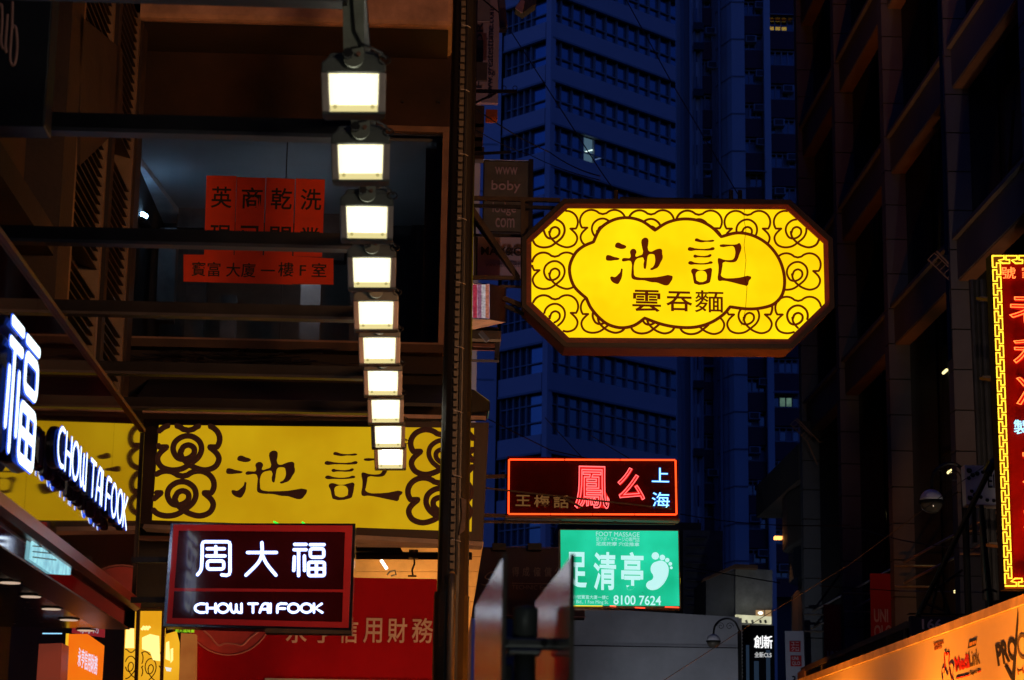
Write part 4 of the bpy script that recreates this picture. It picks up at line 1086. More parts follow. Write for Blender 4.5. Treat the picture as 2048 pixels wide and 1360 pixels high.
    part('shaft', MB().prism([P(78,1288,20.5), P(124,1286,20.5), P(120,1372,20.5), P(72,1372,20.5)], (0,.4,0)), emi('glowing_rust', (.13,.022,.012), 1.0, base=(.3,.06,.03)), r4)  # light on the pillar put into its colour as emission
    part('light_strip', MB().tube([P(85,1267,20.4), P(124,1267,20.4)], .006, 6), emi('ice_blue_strip', (.3,.65,1), 1.2), r4)
lower_left()

# ---------------- lamp post in front
def post():
    Y = 20.0
    b = P(905, 1200, Y)
    root = thing('brown_lamp_post', 'tall brown steel post with a strapped cable and a steel conduit, left of centre', 'post', (b.x, Y, .14))
    x = b.x
    part('shaft', MB().tube([(x,Y,.14+3.2), (x,Y,Zr(9))], .148, 16, r2=.108), M_pole, root, smooth=False)
    zs = P(905, 1195, Y).z
    part('base_sleeve', MB().tube([(x-.01,Y,.14),(x-.01,Y,zs-.06),(x-.01,Y,zs-.01),(x-.005,Y,zs+.03)], .162, 16), M_pole, root)
    zc = P(900, 1152, Y).z
    part('conduit', MB().tube([(x-.01,Y-.185,.14),(x-.01,Y-.185,zs),(x-.01,Y-.175,zc)], .038, 12), M_pipe, root, smooth=True)
    part('conduit_cap', MB().ball((x-.01,Y-.172,zc), .03, 8, 4), mat('rusty_putty', (.2,.12,.04), .8), root)
    z = zc+.05; n = 0
    me = bpy.data.meshes.new('cable_clip'); bb = MB().box((-.02,-.012,0),(.022,.012,.05)); me.from_pydata(bb.v, [], bb.f); me.materials.append(mat('cable_clip', (.09,.08,.06), .5))
    while z < Zr(8) and n < 100:
        rr = .148-.04*((z-3.3)/(Zr(9)-3.3))
        piece('cable_clip', me, root, (x-.012, Y-rr-.012, z)); z += .072; n += 1
    part('strapped_cable', MB().tube([(x+.028,Y-.15,zc),(x+.028,Y-.128,Zr(8.9))], .013, 6), M_black, root)
    for k in range(9):
        zz = P(925, 1086-k*128, Y).z; rr = .15-.04*((zz-3.3)/(Zr(9)-3.3))
        part('cable_tie', MB().tube([(x-.02,Y-rr-.02,zz+.01),(x+.03,Y-rr-.03,zz),(x+.06,Y-rr+.01,zz-.004)], .004, 5), mat('white_tie', (.4,.4,.38), .5), root)
    part('peeled_patch', MB().prism([P(922,995,Y-.16), P(933,1000,Y-.16), P(930,1060,Y-.16), P(918,1070,Y-.16), P(924,1030,Y-.16)], (0,.02,0)), mat('peeled_paint', (.10,.07,.055), .8, var=.4, scale=20), root)
post()

# left building beyond the tenement, hidden edge-on
bld = thing('distant_left_facade', 'narrow dark strip of shop building seen edge-on behind the brown post', 'building', (-2, 45, 0))
part('wall', MB().box((-6, 31.2, 0), (.5, 95, 62)), M_darkwall, bld)
part('flank_pier', MB().box((P(938,100,36).x-.6, 36.5, 0), (P(962,100,38).x, 38, 24)), M_tower, bld)

# ---------------- signs on the left beyond the post
def left_signs():
    Y = 36.0
    root = thing('vertical_banner_sign', 'pinkish vertical banner sign with a sideways web address at the top centre', 'sign', P(974, 206, Y))
    a = R4(944, -40, 998, 205, Y)
    part('panel', MB().box((a[0], Y, a[2]), (a[1], Y+.12, a[3])), mat('pinkish_banner', (.30,.21,.23), .7, var=.1), root)
    navy = mat('navy_print', (.02,.02,.05), .6)
    text_on('web_address', 'www.greatesttime.com', face_map(973, 12, 991, 198, Y-.004), navy, root, ext=.003, rot=None)
    bpy.data.objects.remove(root.children[-1])
    def rotmap(x0, y0, x1, y1):
        f = face_map(x0, y0, x1, y1, Y-.004); return lambda s, t, d: f(1-t, s, d)
    text_on('web_address', 'www.greatesttime.com', rotmap(973, 14, 991, 198), navy, root, ext=.003)
    text_on('lettering', 'HAIR DRESSING', rotmap(953, -60, 966, 176), navy, root, ext=.003, bold=.012)
    part('dark_plate', MB().box(P(952,80,Y-.1), P(966,125,Y-.05)), M_black, root)
    part('grey_plate', MB().box(P(953,-10,Y-.08), P(980,44,Y-.05)), mat('grey_plate', (.16,.13,.13), .7), root)
    part('brown_plate', MB().box(P(944,124,Y-.2), P(974,163,Y-.15)), mat('brown_plate', (.05,.035,.03), .7), root)
    # bracket with rings
    r2 = thing('ring_bracket', 'black iron arm bracket with two small rings below the banner sign', 'bracket', P(990, 205, 34))
    part('arm', MB().bar(P(945,182,34), P(1034,183,34), .05), M_black, r2)
    part('brace', MB().bar(P(950,206,34), P(992,186,34), .03), M_black, r2)
    for x in (1008, 1030):
        c = P(x, 176, 34); part('ring', MB().tube([c+Vector((.036*math.cos(t*.4),0,.036*math.sin(t*.4))) for t in range(16)], .006, 5, closed=True), M_black, r2)
    r3 = thing('cluttered_wall_boxes', 'stack of small grey meter boxes on the wall edge beside the post', 'boxes', P(955, 330, 35))
    for i, (x0,y0,x1,y1,c_) in enumerate(((944,222,968,255,.05),(944,258,966,282,.12),(944,285,964,302,.03),(944,304,968,316,.06))):
        part('meter_box', MB().box(P(x0,y0,34.8), P(x1,y1,34.5)), mat('box_grey_%d' % i, (c_*1.3,c_,c_*.8), .6), r3)
    part('orange_tray', MB().box(P(971,230,34.8), P(995,235,34.5)), mat('orange_tray', (.5,.16,.06), .6), r3)
    for x in (945, 972):
        part('bracket_arm', MB().bar(P(944,308,34.4), P(1022,304,34.4), .04), M_black, r3); break
    # boby sign
    Y = 33.0
    r4 = thing('olive_web_sign', 'dull olive square sign with grey www boby com lettering left of the octagonal sign', 'sign', P(1012, 466, Y))
    a = R4(966, 321, 1060, 465, Y)
    part('box', MB().box((a[0], Y, a[2]), (a[1], Y+.2, a[3])), M_black, r4)
    a = R4(968, 324, 1056, 462, Y)
    part('face', MB().box((a[0], Y-.01, a[2]), (a[1], Y, a[3])), mat('olive_panel', (.075,.075,.055), .5), r4)
    gy = mat('grey_pink_lettering', (.30,.22,.24), .6)
    for s, b in (('www',(990,334,1035,349)), ('boby',(983,361,1041,386)), ('lodge',(985,405,1032,431)), ('com',(991,436,1029,455))):
        text_on('lettering', s, face_map(*b, Y-.012), gy, r4, bold=.008, ext=.003)
    part('side_frame', MB().box(P(1058,318,Y-.05), P(1064,470,Y+.1)), M_black, r4)
    part('top_rim', MB().box(P(966,319,Y-.03), P(1060,322,Y)), mat('bluish_rim', (.2,.24,.4), .4), r4)
    r5 = thing('pink_fashion_sign', 'pale pink fashion shop sign with black MAX& lettering behind the steel bracket', 'sign', P(1000, 552, Y))
    a = R4(955, 474, 1042, 552, Y+.4)
    part('face', MB().box((a[0], Y+.4, a[2]), (a[1], Y+.55, a[3])), mat('pale_pink_panel', (.40,.30,.34), .6, var=.06), r5)
    blk = mat('black_ink', (.012,.008,.006), .7)
    text_on('lettering', 'MAX&Co.', face_map(962, 494, 1060, 511, Y+.39), blk, r5, bold=.02, ext=.003)
    text_on('web_address', 'www.maxandco.com', face_map(971, 524, 1052, 534, Y+.39), mat('grey_print', (.15,.11,.13), .6), r5, ext=.003)
    part('frame_post', MB().box(P(949,472,Y+.3), P(954,556,Y+.4)), M_black, r5)
    # curved metal sign drum
    Y = 31.0
    r6 = thing('curved_metal_sign', 'drum shaped metal sign casing glowing pink and white beside the post', 'sign', P(978, 662, Y))
    def pt(x, yt, yb): return P(x, yt, Y), P(x, yb, Y)
    drm = MB().prism([P(925,568,Y), P(979,568,Y), P(979,637,Y), P(925,636,Y)], (0,.02,0))
    part('lit_face', drm, emi('pink_foil', (.30,.05,.09), .8, (.55,.42,.46), 9), r6)  # reflections in the metal put in as pink and white emission
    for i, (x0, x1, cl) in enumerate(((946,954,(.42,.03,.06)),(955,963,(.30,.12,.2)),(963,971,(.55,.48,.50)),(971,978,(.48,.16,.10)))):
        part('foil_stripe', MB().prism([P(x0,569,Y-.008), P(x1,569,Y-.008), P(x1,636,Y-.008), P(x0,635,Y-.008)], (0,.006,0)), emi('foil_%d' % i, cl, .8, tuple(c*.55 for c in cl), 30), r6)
    part('side_face', MB().prism([P(979.5,568,Y), P(1011,575,Y+.9), P(1011,644,Y+.9), P(979.5,638,Y)], (0,.03,0)), mat('dull_steel_side', (.30,.25,.2), .5, .2, var=.25, scale=5), r6)
    part('underside', MB().prism([P(925,638,Y), P(979,639,Y), P(1011,645,Y+.9), P(925,664,Y+1.0)], (0,0,.01)), mat('warm_underside', (.55,.28,.12), .5), r6)  # orange light from below put into the base colour
    part('rim', MB().tube([P(944,567,Y-.01), P(972,568,Y-.01), P(1011,575,Y+.88), P(1011,644,Y+.88), P(975,638,Y-.01), P(944,637,Y-.01)], .012, 6), mat('bright_rim', (.6,.5,.42), .3, .8), r6)
    # air conditioner below
    r7 = thing('air_conditioner', 'small old air conditioner on a bracket below the curved metal sign', 'air conditioner', P(970, 705, 33))
    part('casing', MB().box(P(935,652,33), P(995,676,33.6)), mat('yellowed_casing', (.35,.20,.10), .6), r7, bevel=.02)
    for k in range(5): part('slat', MB().box(P(968,655+k*3.4,32.98), P(986,656.4+k*3.4,33.0)), M_black, r7)
    part('shelf', MB().box(P(935,677,32.8), P(999,684,33.6)), mat('shelf_steel', (.16,.10,.04), .6), r7)
    part('brace', MB().bar(P(960,664,32.7), P(976,682,32.7), .07), mat('brace_grey', (.25,.23,.18), .5), r7)
    r8 = thing('rusty_wall_tray', 'rusty empty tray and bracket on the wall below the air conditioner', 'bracket', P(970, 725, 33))
    part('tray', MB().box(P(935,686,33), P(990,702,33.3)), mat('rust_orange', (.22,.075,.03), .6, var=.4, scale=6), r8)
    part('leg', MB().box(P(990,684,33), P(998,722,33.2)), M_dsteel, r8)
    part('lower_bar', MB().box(P(935,718,33), P(998,725,33.2)), M_dsteel, r8)
    # flood lamp hanging at the top and its arm
    r9 = thing('hanging_spot_casing', 'grey square lamp casing seen from below at the top centre edge', 'lamp', P(1050, 25, 30))
    part('casing', MB().prism([P(1030,16,30), P(1045,-8,30), P(1074,-6,30), P(1072,8,30), P(1046,26,30)], (0,.25,0)), mat('olive_casing', (.05,.05,.03), .5), r9, bevel=.01)
    part('lid', MB().prism([P(1030,16,29.98), P(1043,-2,29.98), P(1050,2,29.98), P(1045,26,29.98)], (0,.02,0)), mat('pinkish_lid', (.4,.26,.2), .5), r9)
    ra = thing('vertical_grey_fitting', 'slim dark grey box fitting hanging beside the banner sign at the top', 'fitting', P(1005, 66, 35))
    part('body', MB().prism([P(995,-20,35), P(1008,-20,35), P(1015,50,35), P(1000,55,35)], (0,.2,0)), mat('fitting_grey', (.08,.07,.09), .5), ra)
    part('clamp', MB().box(P(999,54,34.9), P(1013,66,35.1)), M_black, ra)
    # dark canopy corner behind the yellow sign
    rb = thing('dark_awning_corner', 'dark glossy awning corner sticking out right of the post above the yellow sign', 'awning', P(960, 840, 24))
    part('hood', MB().prism([P(930,772,24.6), P(950,780,24.6), P(980,802,24.6), P(980,822,24.6), P(930,830,24.6)], (0,.5,0)), mat('glossy_hood', (.03,.03,.025), .2, .3), rb, bevel=.02)
left_signs()

# ---------------- red neon sign
red_n = emi('red_neon_tube', (1.0,.055,.02), 3.0)
def neon_red():
    Y = 30.0
    root = thing('red_neon_sign', 'dark rectangular neon sign outlined in glowing red with red and blue Chinese characters', 'neon sign', P(1185, 1034, Y))
    a = R4(1014, 916, 1357, 1034, Y)
    part('backing', MB().box((a[0], Y, a[2]), (a[1], Y+.25, a[3])), mat('neon_backing', (.05,.003,.0025), .8, spec=.05), root)
    part('edge_tray', MB().box((a[0]-.02, Y-.0, a[2]-.03), (a[1]+.02, Y+.27, a[2])), M_dsteel, root)
    c = [P(1018,919,Y-.05), P(1351,920,Y-.05), P(1353,1029,Y-.05), P(1017,1028,Y-.05)]
    for i, (p, q) in enumerate(((c[0],c[1]),(c[1],c[2]),(c[2],c[3]),(c[3],c[0]))):
        n = [3,2,4,3][i]
        for k in range(n):
            s = p.lerp(q, (k+.008)/n); e = p.lerp(q, (k+.992)/n)
            part('neon_tube', MB().tube([s, e], .012, 8), emi('orange_red_tube', (1.0,.06,.01), 2.6), root)
    redp = emi('red_painted_stroke', (.75,.012,.01), .8)  # tube light on the painted strokes put in as emission
    for ch, bx in (('鳳',(1149,932,1219,1018)), ('么',(1235,935,1290,1000))):
        text_on('painted_character', ch, face_map(*bx, Y-.012), redp, root, bold=.035, ext=.004)
        text_on('neon_character', ch, face_map(*bx, Y-.04), emi('pink_red_tube', (1.0,.11,.11), 2.4), root, outline=.012, ext=.011)
    blu = emi('ice_blue_neon', (.28,.72,1.0), 2.4)
    bb = emi('blue_paint_glow', (.01,.10,.65), .8)
    for ch, bx in (('上',(1304,936,1338,964)), ('海',(1304,985,1339,1016))):
        text_on('painted_character', ch, face_map(bx[0]-1, bx[1]-1, bx[2]+1, bx[3]+1, Y-.012), bb, root, bold=.03, ext=.004)
        text_on('neon_character', ch, face_map(*bx, Y-.035), blu, root, bold=-.008, ext=.008)
    dim = emi('dim_amber_paint', (.16,.07,.02), .8)  # weak glow put into these characters as emission
    for ch, bx in (('王',(1031,990,1061,1012)), ('梅',(1068,990,1099,1014)), ('話',(1107,990,1138,1016))):
        text_on('unlit_character', ch, face_map(*bx, Y-.02), dim, root, bold=.012, ext=.006)
    s2 = thing('neon_sign_truss', 'rusty steel arms holding the red neon sign out from the left building', 'bracket', P(1100, 1040, Y))
    for (a_, b_, w_, Yq) in (((925,971),(1345,1018),.022,Y-.12), ((925,1030),(1355,1038),.05,Y+.12), ((925,1043),(1350,1047),.035,Y+.3), ((940,955),(1015,952),.05,Y+.15), ((1128,996),(1165,1016),.03,Y-.1)):
        part('steel_member', MB().bar(P(*a_, Yq), P(*b_, Yq), w_), M_dsteel, s2)
    for x in (1012, 1120, 1230, 1345): part('steel_member', MB().bar(P(x,1031,Y+.2), P(x,1046,Y+.2), .03), M_dsteel, s2)
neon_red()

# ---------------- green massage sign
def green_sign():
    Y = 30.6
    root = thing('green_massage_sign', 'bright green lit foot massage sign with white characters and a footprint', 'shop sign', P(1240, 1216, Y))
    q = [(1121,1060),(1356,1062),(1359,1212),(1122,1211)]
    part('box', MB().prism([P(x, y, Y+.01) for x, y in [(1119,1058),(1358,1060),(1362,1217),(1120,1216)]], (0,.3,0)), mat('sign_tin', (.10,.08,.05), .5, .4), root)
    part('lit_face', MB().prism([P(x, y, Y) for x, y in q], (0,.008,0)), emi('green_acrylic', (.003,.42,.20), 1.0, (.02,.76,.45), .9, base=(.002,.02,.01)), root)
    wh = emi('backlit_white', (.52,.92,.90), 1.0)
    wd = emi('backlit_white_dim', (.35,.75,.68), 1.0)
    f = lambda *b: face_map(*b, Y-.008)
    text_on('lettering', 'FOOT MASSAGE', f(1192,1064,1279,1073), wd, root, bold=.0, ext=.004)
    text_on('lettering', '足ツボ・マサージの専門店', f(1192,1074,1279,1083), wd, root, bold=.0, ext=.004)
    text_on('lettering', '足底按摩 穴位推拿', f(1192,1084,1279,1092), wd, root, bold=.01, ext=.004)
    for ch, bx in (('足',(1132,1104,1174,1176)), ('清',(1187,1104,1232,1180)), ('亭',(1242,1104,1287,1180))):
        text_on('character', ch, f(*bx), wh, root, bold=.022, ext=.005)
    text_on('lettering', '富明街1號寶富大廈一樓C', f(1126,1190,1217,1198), wd, root, bold=.006, ext=.004)
    text_on('lettering', 'Po Foo Bld., 1 Foo Ming St.', f(1126,1200,1217,1209), wd, root, ext=.004)
    text_on('phone_number', '8100 7624', f(1227,1191,1322,1210), wh, root, bold=.012, ext=.004)
    g_ = lambda x, y, d: P(980+x/3.78, 880+y/3.78, Y-.008-d)
    curve_shape('footprint', [[(1225,940),(1260,918),(1310,915),(1345,950),(1350,1000),(1330,1060),(1290,1110),(1250,1132),(1200,1128),(1180,1100),(1195,1070),(1225,1055),(1235,1030),(1215,990)]], g_, .004, wh, root)
    for (x, y, r) in ((1250,876,28),(1303,888,21),(1340,908,17),(1363,936,14),(1370,966,11)):
        curve_shape('toe', [[(x+r*math.cos(t*math.pi/5), y+r*math.sin(t*math.pi/5)) for t in range(10)]], g_, .004, wh, root)
    part('yellow_tube', MB().tube([P(1359,1156,Y+.1), P(1359.5,1210,Y+.1)], .012, 6), emi('yellow_tube', (1,.7,.02), 1.3), root)
    for a_, b_ in (((1220,1212),(1232,1213)), ((1330,1214),(1358,1215)), ((1270,1215),(1290,1216))):
        part('red_tube', MB().tube([P(*a_, Y-.01), P(*b_, Y-.01)], .008, 6), red_n, root)
    part('yellow_tube', MB().tube([P(1140,1211.6,Y-.01), P(1205,1212,Y-.01)], .006, 6), MATS['yellow_tube'], root)
green_sign()

# ---------------- employment agency board
def agency():
    Y = 44.0
    root = thing('purple_agency_board', 'dim purple employment agency signboard behind the metal plates at bottom centre', 'signboard', P(1040, 1240, Y))
    a = R4(944, 1096, 1170, 1236, Y)
    part('board', MB().box((a[0], Y, a[2]), (a[1], Y+.3, a[3])), mat('dull_purple', (.045,.035,.075), .6, var=.08), root)
    part('rim', MB().box(P(994,1092,Y-.06), P(1125,1096.5,Y)), mat('lilac_rim', (.35,.28,.42), .5), root)
    part('rim', MB().box(P(1010,1230,Y-.06), P(1172,1235,Y)), mat('lilac_rim', (.35,.28,.42), .5), root)
    tx = mat('dim_grey_letters', (.24,.22,.25), .6)
    for ch, x in (('得',1024),('成',1045),('僱',1067),('傭',1089),('公',1110),('司',1132)):
        text_on('character', ch, face_map(x, 1134, x+14, 1153, Y-.01), tx, root, bold=.006, ext=.004)
    text_on('lettering', 'TECHNIC Employment', face_map(1024, 1171, 1140, 1182, Y-.01), tx, root, ext=.004)
    part('rule', MB().box(P(1024,1167,Y-.01), P(1150,1168,Y)), tx, root)
    part('script_logo', MB().tube([P(x, y, Y-.01) for x, y in spline([(962,1168),(972,1170),(985,1160),(990,1146),(980,1145),(970,1155),(985,1160),(1000,1150)])], .012, 5), tx, root)
    for x in (985, 1056): part('lamp_box', MB().box(P(x,1086,Y-.3), P(x+26,1103,Y-.06)), M_black, root)
agency()

# ---------------- far end of the street
def far_end():
    Y = 60.0
    r1 = thing('blank_white_hoarding', 'large blank grey-white wall screen across the end of the street', 'hoarding', P(1310, 1400, Y))
    cl = mat('dirty_white_sheet', (.40,.41,.44), .7, 0, var=.22, scale=.5, bump=.1, bscale=2)
    xs = [1140, 1222, 1305, 1392, 1478]
    for a, b in zip(xs[:-1], xs[1:]):
        part('sheet_panel', MB().prism([P(a+.08,1214+(a-1140)*.06,Y), P(b-.08,1214+(b-1140)*.06,Y), P(b-.08,1420,Y), P(a+.08,1420,Y)], (0,.1,0)), cl, r1)
    part('end_post', MB().box(P(1478,1236,Y-.1), P(1482,1420,Y+.2)), mat('pale_post', (.5,.48,.42), .6), r1)
    part('horizontal_cord', MB().tube([P(1140,1291,Y-.05), P(1476,1296,Y-.05)], .012, 4), M_black, r1)
    r2 = thing('white_low_building', 'small pale blue-white building with a brown eave above the dark screen sign', 'building', P(1480, 1400, 66))
    part('wall', MB().prism([P(1412,1157,66), P(1471,1138,66), P(1471,1260,66), P(1412,1260,66)], (0,3,0)), mat('dim_blue_wall', (.06,.065,.09), .8), r2)
    part('front_wall', MB().prism([P(1471,1136,65.9), P(1545,1140,65.9), P(1545,1262,65.9), P(1471,1262,65.9)], (0,3,0)), mat('grey_front_wall', (.16,.165,.19), .8, var=.3), r2)
    part('eave', MB().prism([P(1405,1158,65.5), P(1470,1128,65.5), P(1516,1130,65.5), P(1516,1137,65.5), P(1470,1135,65.5), P(1405,1162,65.5)], (0,.5,0)), mat('brown_eave', (.10,.05,.035), .7), r2)
    for (x0,x1) in ((1512,1528),(1531,1542)): part('lit_window', MB().box(P(x0,1220,65.8), P(x1,1234,65.85)), emi('warm_lit_window', (.42,.26,.12), .8), r2)
    part('lamp', MB().ball(P(1521,1226,65.7), .05, 8, 5, 1.6,1,1), emi('small_white_lamp', (1,.95,.8), 2), r2)
    part('lit_ledge', MB().prism([P(1472,1229,65.4), P(1543,1233,65.4), P(1543,1248,65.4), P(1472,1243,65.4)], (0,.2,0)), emi('lamp_washed_ledge', (.62,.60,.38), .75, (.9,.88,.6), 2), r2)  # lamp wash on the ledge put into its colour as emission
    for x in (1492, 1504, 1520, 1530): part('bracket', MB().bar(P(x,1240,65.2), P(x+2,1246,65.2), .06), M_black, r2)
    L = bpy.data.lights.new('ledge_lamp', 'AREA'); L.energy = 5; L.size = .6; L.color = (.95,.95,.7)
    ob = bpy.data.objects.new('ledge_lamp', L); COL.objects.link(ob); ob.location = P(1505,1246,64.6); ob.rotation_euler = (math.radians(115),0,0)
    Yc = 62.0
    r3 = thing('black_screen_sign', 'black screen sign with glowing white Chinese characters and CLS at the street end', 'sign', P(1515, 1400, Yc))
    part('screen', MB().box(P(1484,1250,Yc), P(1546,1420,Yc+.4)), mat('black_screen', (.006,.007,.010), .15), r3)
    wl = emi('white_led', (.9,.9,.9), 1.3)
    text_on('character', '創', face_map(1508,1271,1526,1296,Yc-.02), wl, r3, bold=.012, ext=.01)
    text_on('character', '新', face_map(1527,1271,1545,1297,Yc-.02), wl, r3, bold=.012, ext=.01)
    text_on('lettering', '全新CLS', face_map(1509,1304,1543,1315,Yc-.02), emi('white_led_dim', (.5,.5,.5), 1), r3, bold=.01, ext=.01)
    for (x0,x1,y0) in ((1492,1499,1290),(1508,1518,1322),(1532,1541,1300)):
        part('screen_glow', MB().box(P(x0,y0,Yc-.01), P(x1,1380,Yc-.005)), emi('dim_blue_screen', (.012,.022,.04), 1), r3)
    for k in range(14): part('edge_light', MB().ball(P(1484,1262+k*7,Yc-.02), .03, 6, 4), mat('unlit_bulb', (.3,.3,.3), .3), r3)
    # dark block beneath the office tower
    r4 = thing('dark_lane_building', 'dark low building with shuttered openings under the green sign', 'building', P(1300, 1400, 70))
    part('wall', MB().box(P(1120,1040,72), P(1375,1420,76)), M_void, r4)
    part('upper_wall', MB().box(P(1366,1060,70), P(1416,1420,74)), mat('dark_blue_wall', (.06,.065,.08), .8, var=.4), r4)
    for k in range(10): part('shelf_strip', MB().box(P(1372,1075+k*17,69.9), P(1414,1077+k*17,70)), mat('grey_strip', (.12,.13,.15), .6), r4)
far_end()

# ---------------- banners
def banners():
    # white shop banner hung in front of a pillar
    def ban(x0, y0, x1, y1, X, label, m_):
        a = PX(x0, y0, X); b = PX(x1, y1, X)
        r = thing('banner', label, 'banner', (X, (a.y+b.y)/2, min(a.z, b.z)), 'banners hung on the stone building')
        return r
    wm = mat('white_banner', (.33,.33,.40), .7, var=.06); rd = mat('red_banner', (.30,.014,.02), .7, var=.1)
    Yb = 51.85
    r = thing('white_banner', 'white shop banner with two red logo squares at the bottom right of centre', 'banner', P(1590, 1400, Yb), 'banners hung on the stone building')
    part('cloth', MB().prism([P(1570,1262,Yb), P(1607,1262,Yb), P(1612,1420,Yb), P(1574,1420,Yb)], (0,.03,0)), wm, r)
    rs = mat('logo_red', (.35,.008,.015), .6); ws = mat('logo_white', (.45,.42,.45), .6)
    part('logo_square', MB().box(P(1579,1282,Yb-.012), P(1601,1304,Yb-.004)), rs, r); part('logo_square', MB().box(P(1581,1311,Yb-.012), P(1603,1333,Yb-.004)), rs, r)
    text_on('lettering', 'ユニ\nクロ', face_map(1582,1284,1598,1302,Yb-.016), ws, r, bold=.01, ext=.003)
    text_on('lettering', 'UNI\nQLO', face_map(1584,1313,1600,1331,Yb-.016), ws, r, bold=.01, ext=.003)
    text_on('lettering', '3/F', face_map(1584,1352,1606,1368,Yb-.012), M_black, r, bold=.01, ext=.003)
    for (x0, y0, x1, y1, Yq, lab, cut) in ((1647,1209,1685,1330,47.6,'smaller red banner with white letters between the pillars, left of the wider one',1302), (1740,1147,1786,1268,42.5,'wider red banner with tall white letters between the pillars, above the railing',1218)):
        r = thing('red_banner', lab, 'banner', P((x0+x1)/2, y1, Yq), 'banners hung on the stone building')
        part('cloth', MB().prism([P(x0,y0,Yq), P(x1-2,y0,Yq), P(x1+2,y1+40,Yq), P(x0+3,y1+40,Yq)], (0,.03,0)), rd, r)
        text_on('lettering', 'UNI\nQLO', face_map(x0+8, cut, x1-2, cut+64, Yq-.01), ws, r, bold=.025, ext=.004, line=.9)
banners()

# ---------------- lit hoarding on the right
def hoarding():
    X = 6.1
    root = thing('advert_hoarding', 'long pale construction hoarding with clinic advertising, glowing orange at lower right', 'hoarding', (X, 27, .14))
    zt = PX(2048, 1186, X).z-.02
    face = mat('white_vinyl_hoarding', (.80,.72,.66), .5, 0, var=.03, bump=.02)
    ys = [15+2.44*k for k in range(10)]
    for a, b in zip(ys[:-1], ys[1:]):
        part('panel', MB().box((X, a+.001, .14), (X+.12, b-.001, zt-.105)), face, root)
    part('cap_rail', MB().box((X-.03, 15, zt-.1), (X+.14, ys[-1], zt)), mat('pale_cap', (.6,.48,.4), .5, .1), root)
    part('shadow_gap', MB().box((X+.01, 15, zt-.105), (X+.1, ys[-1], zt-.1)), M_black, root)
    def Q(x, y): return PX(x, y, X-.004)
    def qm(tl, tr, bl):
        return quad_map(Q(*bl), Q(*bl)+(Q(*tr)-Q(*tl)), Q(*tl), (-1,0,0))
    navy = mat('navy_print', (.02,.02,.05), .6); red = mat('red_print', (.62,.02,.015), .5); gr = mat('grey_print2', (.16,.13,.08), .6)
    text_on('lettering', 'PRO', qm((1990,1289),(2030,1272),(1996,1333)), navy, root, bold=.035, ext=.002)
    text_on('lettering', 'CHECK', qm((2032,1272),(2130,1238),(2038,1322)), gr, root, ext=.002)
    text_on('lettering', 'HEALTH', qm((2034,1338),(2110,1312),(2036,1350)), mat('brown_print', (.3,.1,.03), .6), root, ext=.002)
    part('tick_mark', MB().prism([Q(2036,1214), Q(2037,1240), Q(2030,1362), Q(2022,1358), Q(2009,1332), Q(2014,1330), Q(2024,1348), Q(2028,1310)], (-.004,0,0)), navy, root)
    text_on('lettering', 'Medi', qm((1908,1316),(1936,1306),(1912,1344)), red, root, bold=.03, ext=.002)
    text_on('lettering', 'Link', qm((1937,1303),(1957,1296),(1940,1334)), gr, root, ext=.002)
    text_on('lettering', 'Square', qm((1939,1343),(1957,1336),(1941,1353)), gr, root, ext=.002)
    part('red_rule', MB().tube([Q(1912,1357), Q(1938,1350)], .008, 4), red, root)
    part('red_rule', MB().tube([Q(1957,1344), Q(1961,1342)], .008, 4), red, root)
    part('blue_plate', MB().prism([Q(1938,1283), Q(1954,1277), Q(1952,1291), Q(1936,1297)], (-.004,0,0)), navy, root)
    text_on('lettering', '醫療·集團', quad_map(Q(1938.5,1293), Q(1952,1288), Q(1940,1285), (-1,0,0)), mat('pale_orange_print', (.7,.4,.2), .6), root, ext=.006)
    text_on('lettering', '我們是您的\n健康伙伴', qm((1867,1286),(1886,1280),(1869,1301)), mat('brown_print', (.3,.1,.03), .6), root, ext=.002)
    # logo of outlined petals
    for st, m_ in ((spline([(1888,1346),(1890,1330),(1889,1310),(1892,1304),(1894,1310),(1897,1304),(1899,1310),(1898,1325),(1900,1340),(1904,1360)]), red),
                   (spline([(1886,1360),(1884,1345),(1886,1335),(1890,1336),(1896,1350),(1900,1330),(1905,1326),(1908,1335),(1906,1350),(1907,1362)]), mat('violet_print', (.12,.07,.2), .6))):
        part('petal_logo', MB().tube([Q(*p) for p in st], .009, 5), m_, root)
    # sodium trough lights standing along the foot of the hoarding
    for i, (y, e) in enumerate(((17.5, 160), (21.3, 300), (25.6, 260), (31.5, 200), (36.0, 80))):
        r = thing('trough_light', 'orange sodium trough light at the foot of the hoarding, %s' % ['nearest the viewer','second nearest','middle one','second farthest','farthest along'][i], 'lamp', (X-.9, y, .02), 'trough lights at the foot of the hoarding')
        part('body', MB().box((X-1.0, y-.25, .02), (X-.8, y+.25, .16)), M_black, r)
        part('glass', MB().box((X-.98, y-.22, .161), (X-.82, y+.22, .165)), emi('sodium_glass', (1,.4,.05), 2), r)
        L = bpy.data.lights.new('trough_light_glow', 'AREA'); L.energy = e; L.color = (1,.24,.012); L.size = .4; L.spread = math.radians(100)
        ob = bpy.data.objects.new('trough_light_glow', L); COL.objects.link(ob); ob.location = (X-.9, y, .25)
        ob.rotation_euler = (Vector((X, y+.3, Zr(.9)))-ob.location).to_track_quat('-Z', 'Y').to_euler()
    # truss and dark gantry behind
    r2 = thing('dark_gantry', 'dark slatted steel gantry running behind the top of the hoarding', 'gantry', (X+1, 36, 3))
    X2 = 6.9
    def T(px, py): return PX(px, py, X2)
    part('top_chord', MB().bar(T(1604,1341), T(1816,1249), .05, .09), mat('gantry_grey', (.2,.19,.19), .5, .4), r2)
    part('side_sheet', MB().prism([T(1604,1348), T(1814,1256), T(1814,1310), T(1604,1390)], (.06,0,0)), M_void, r2)
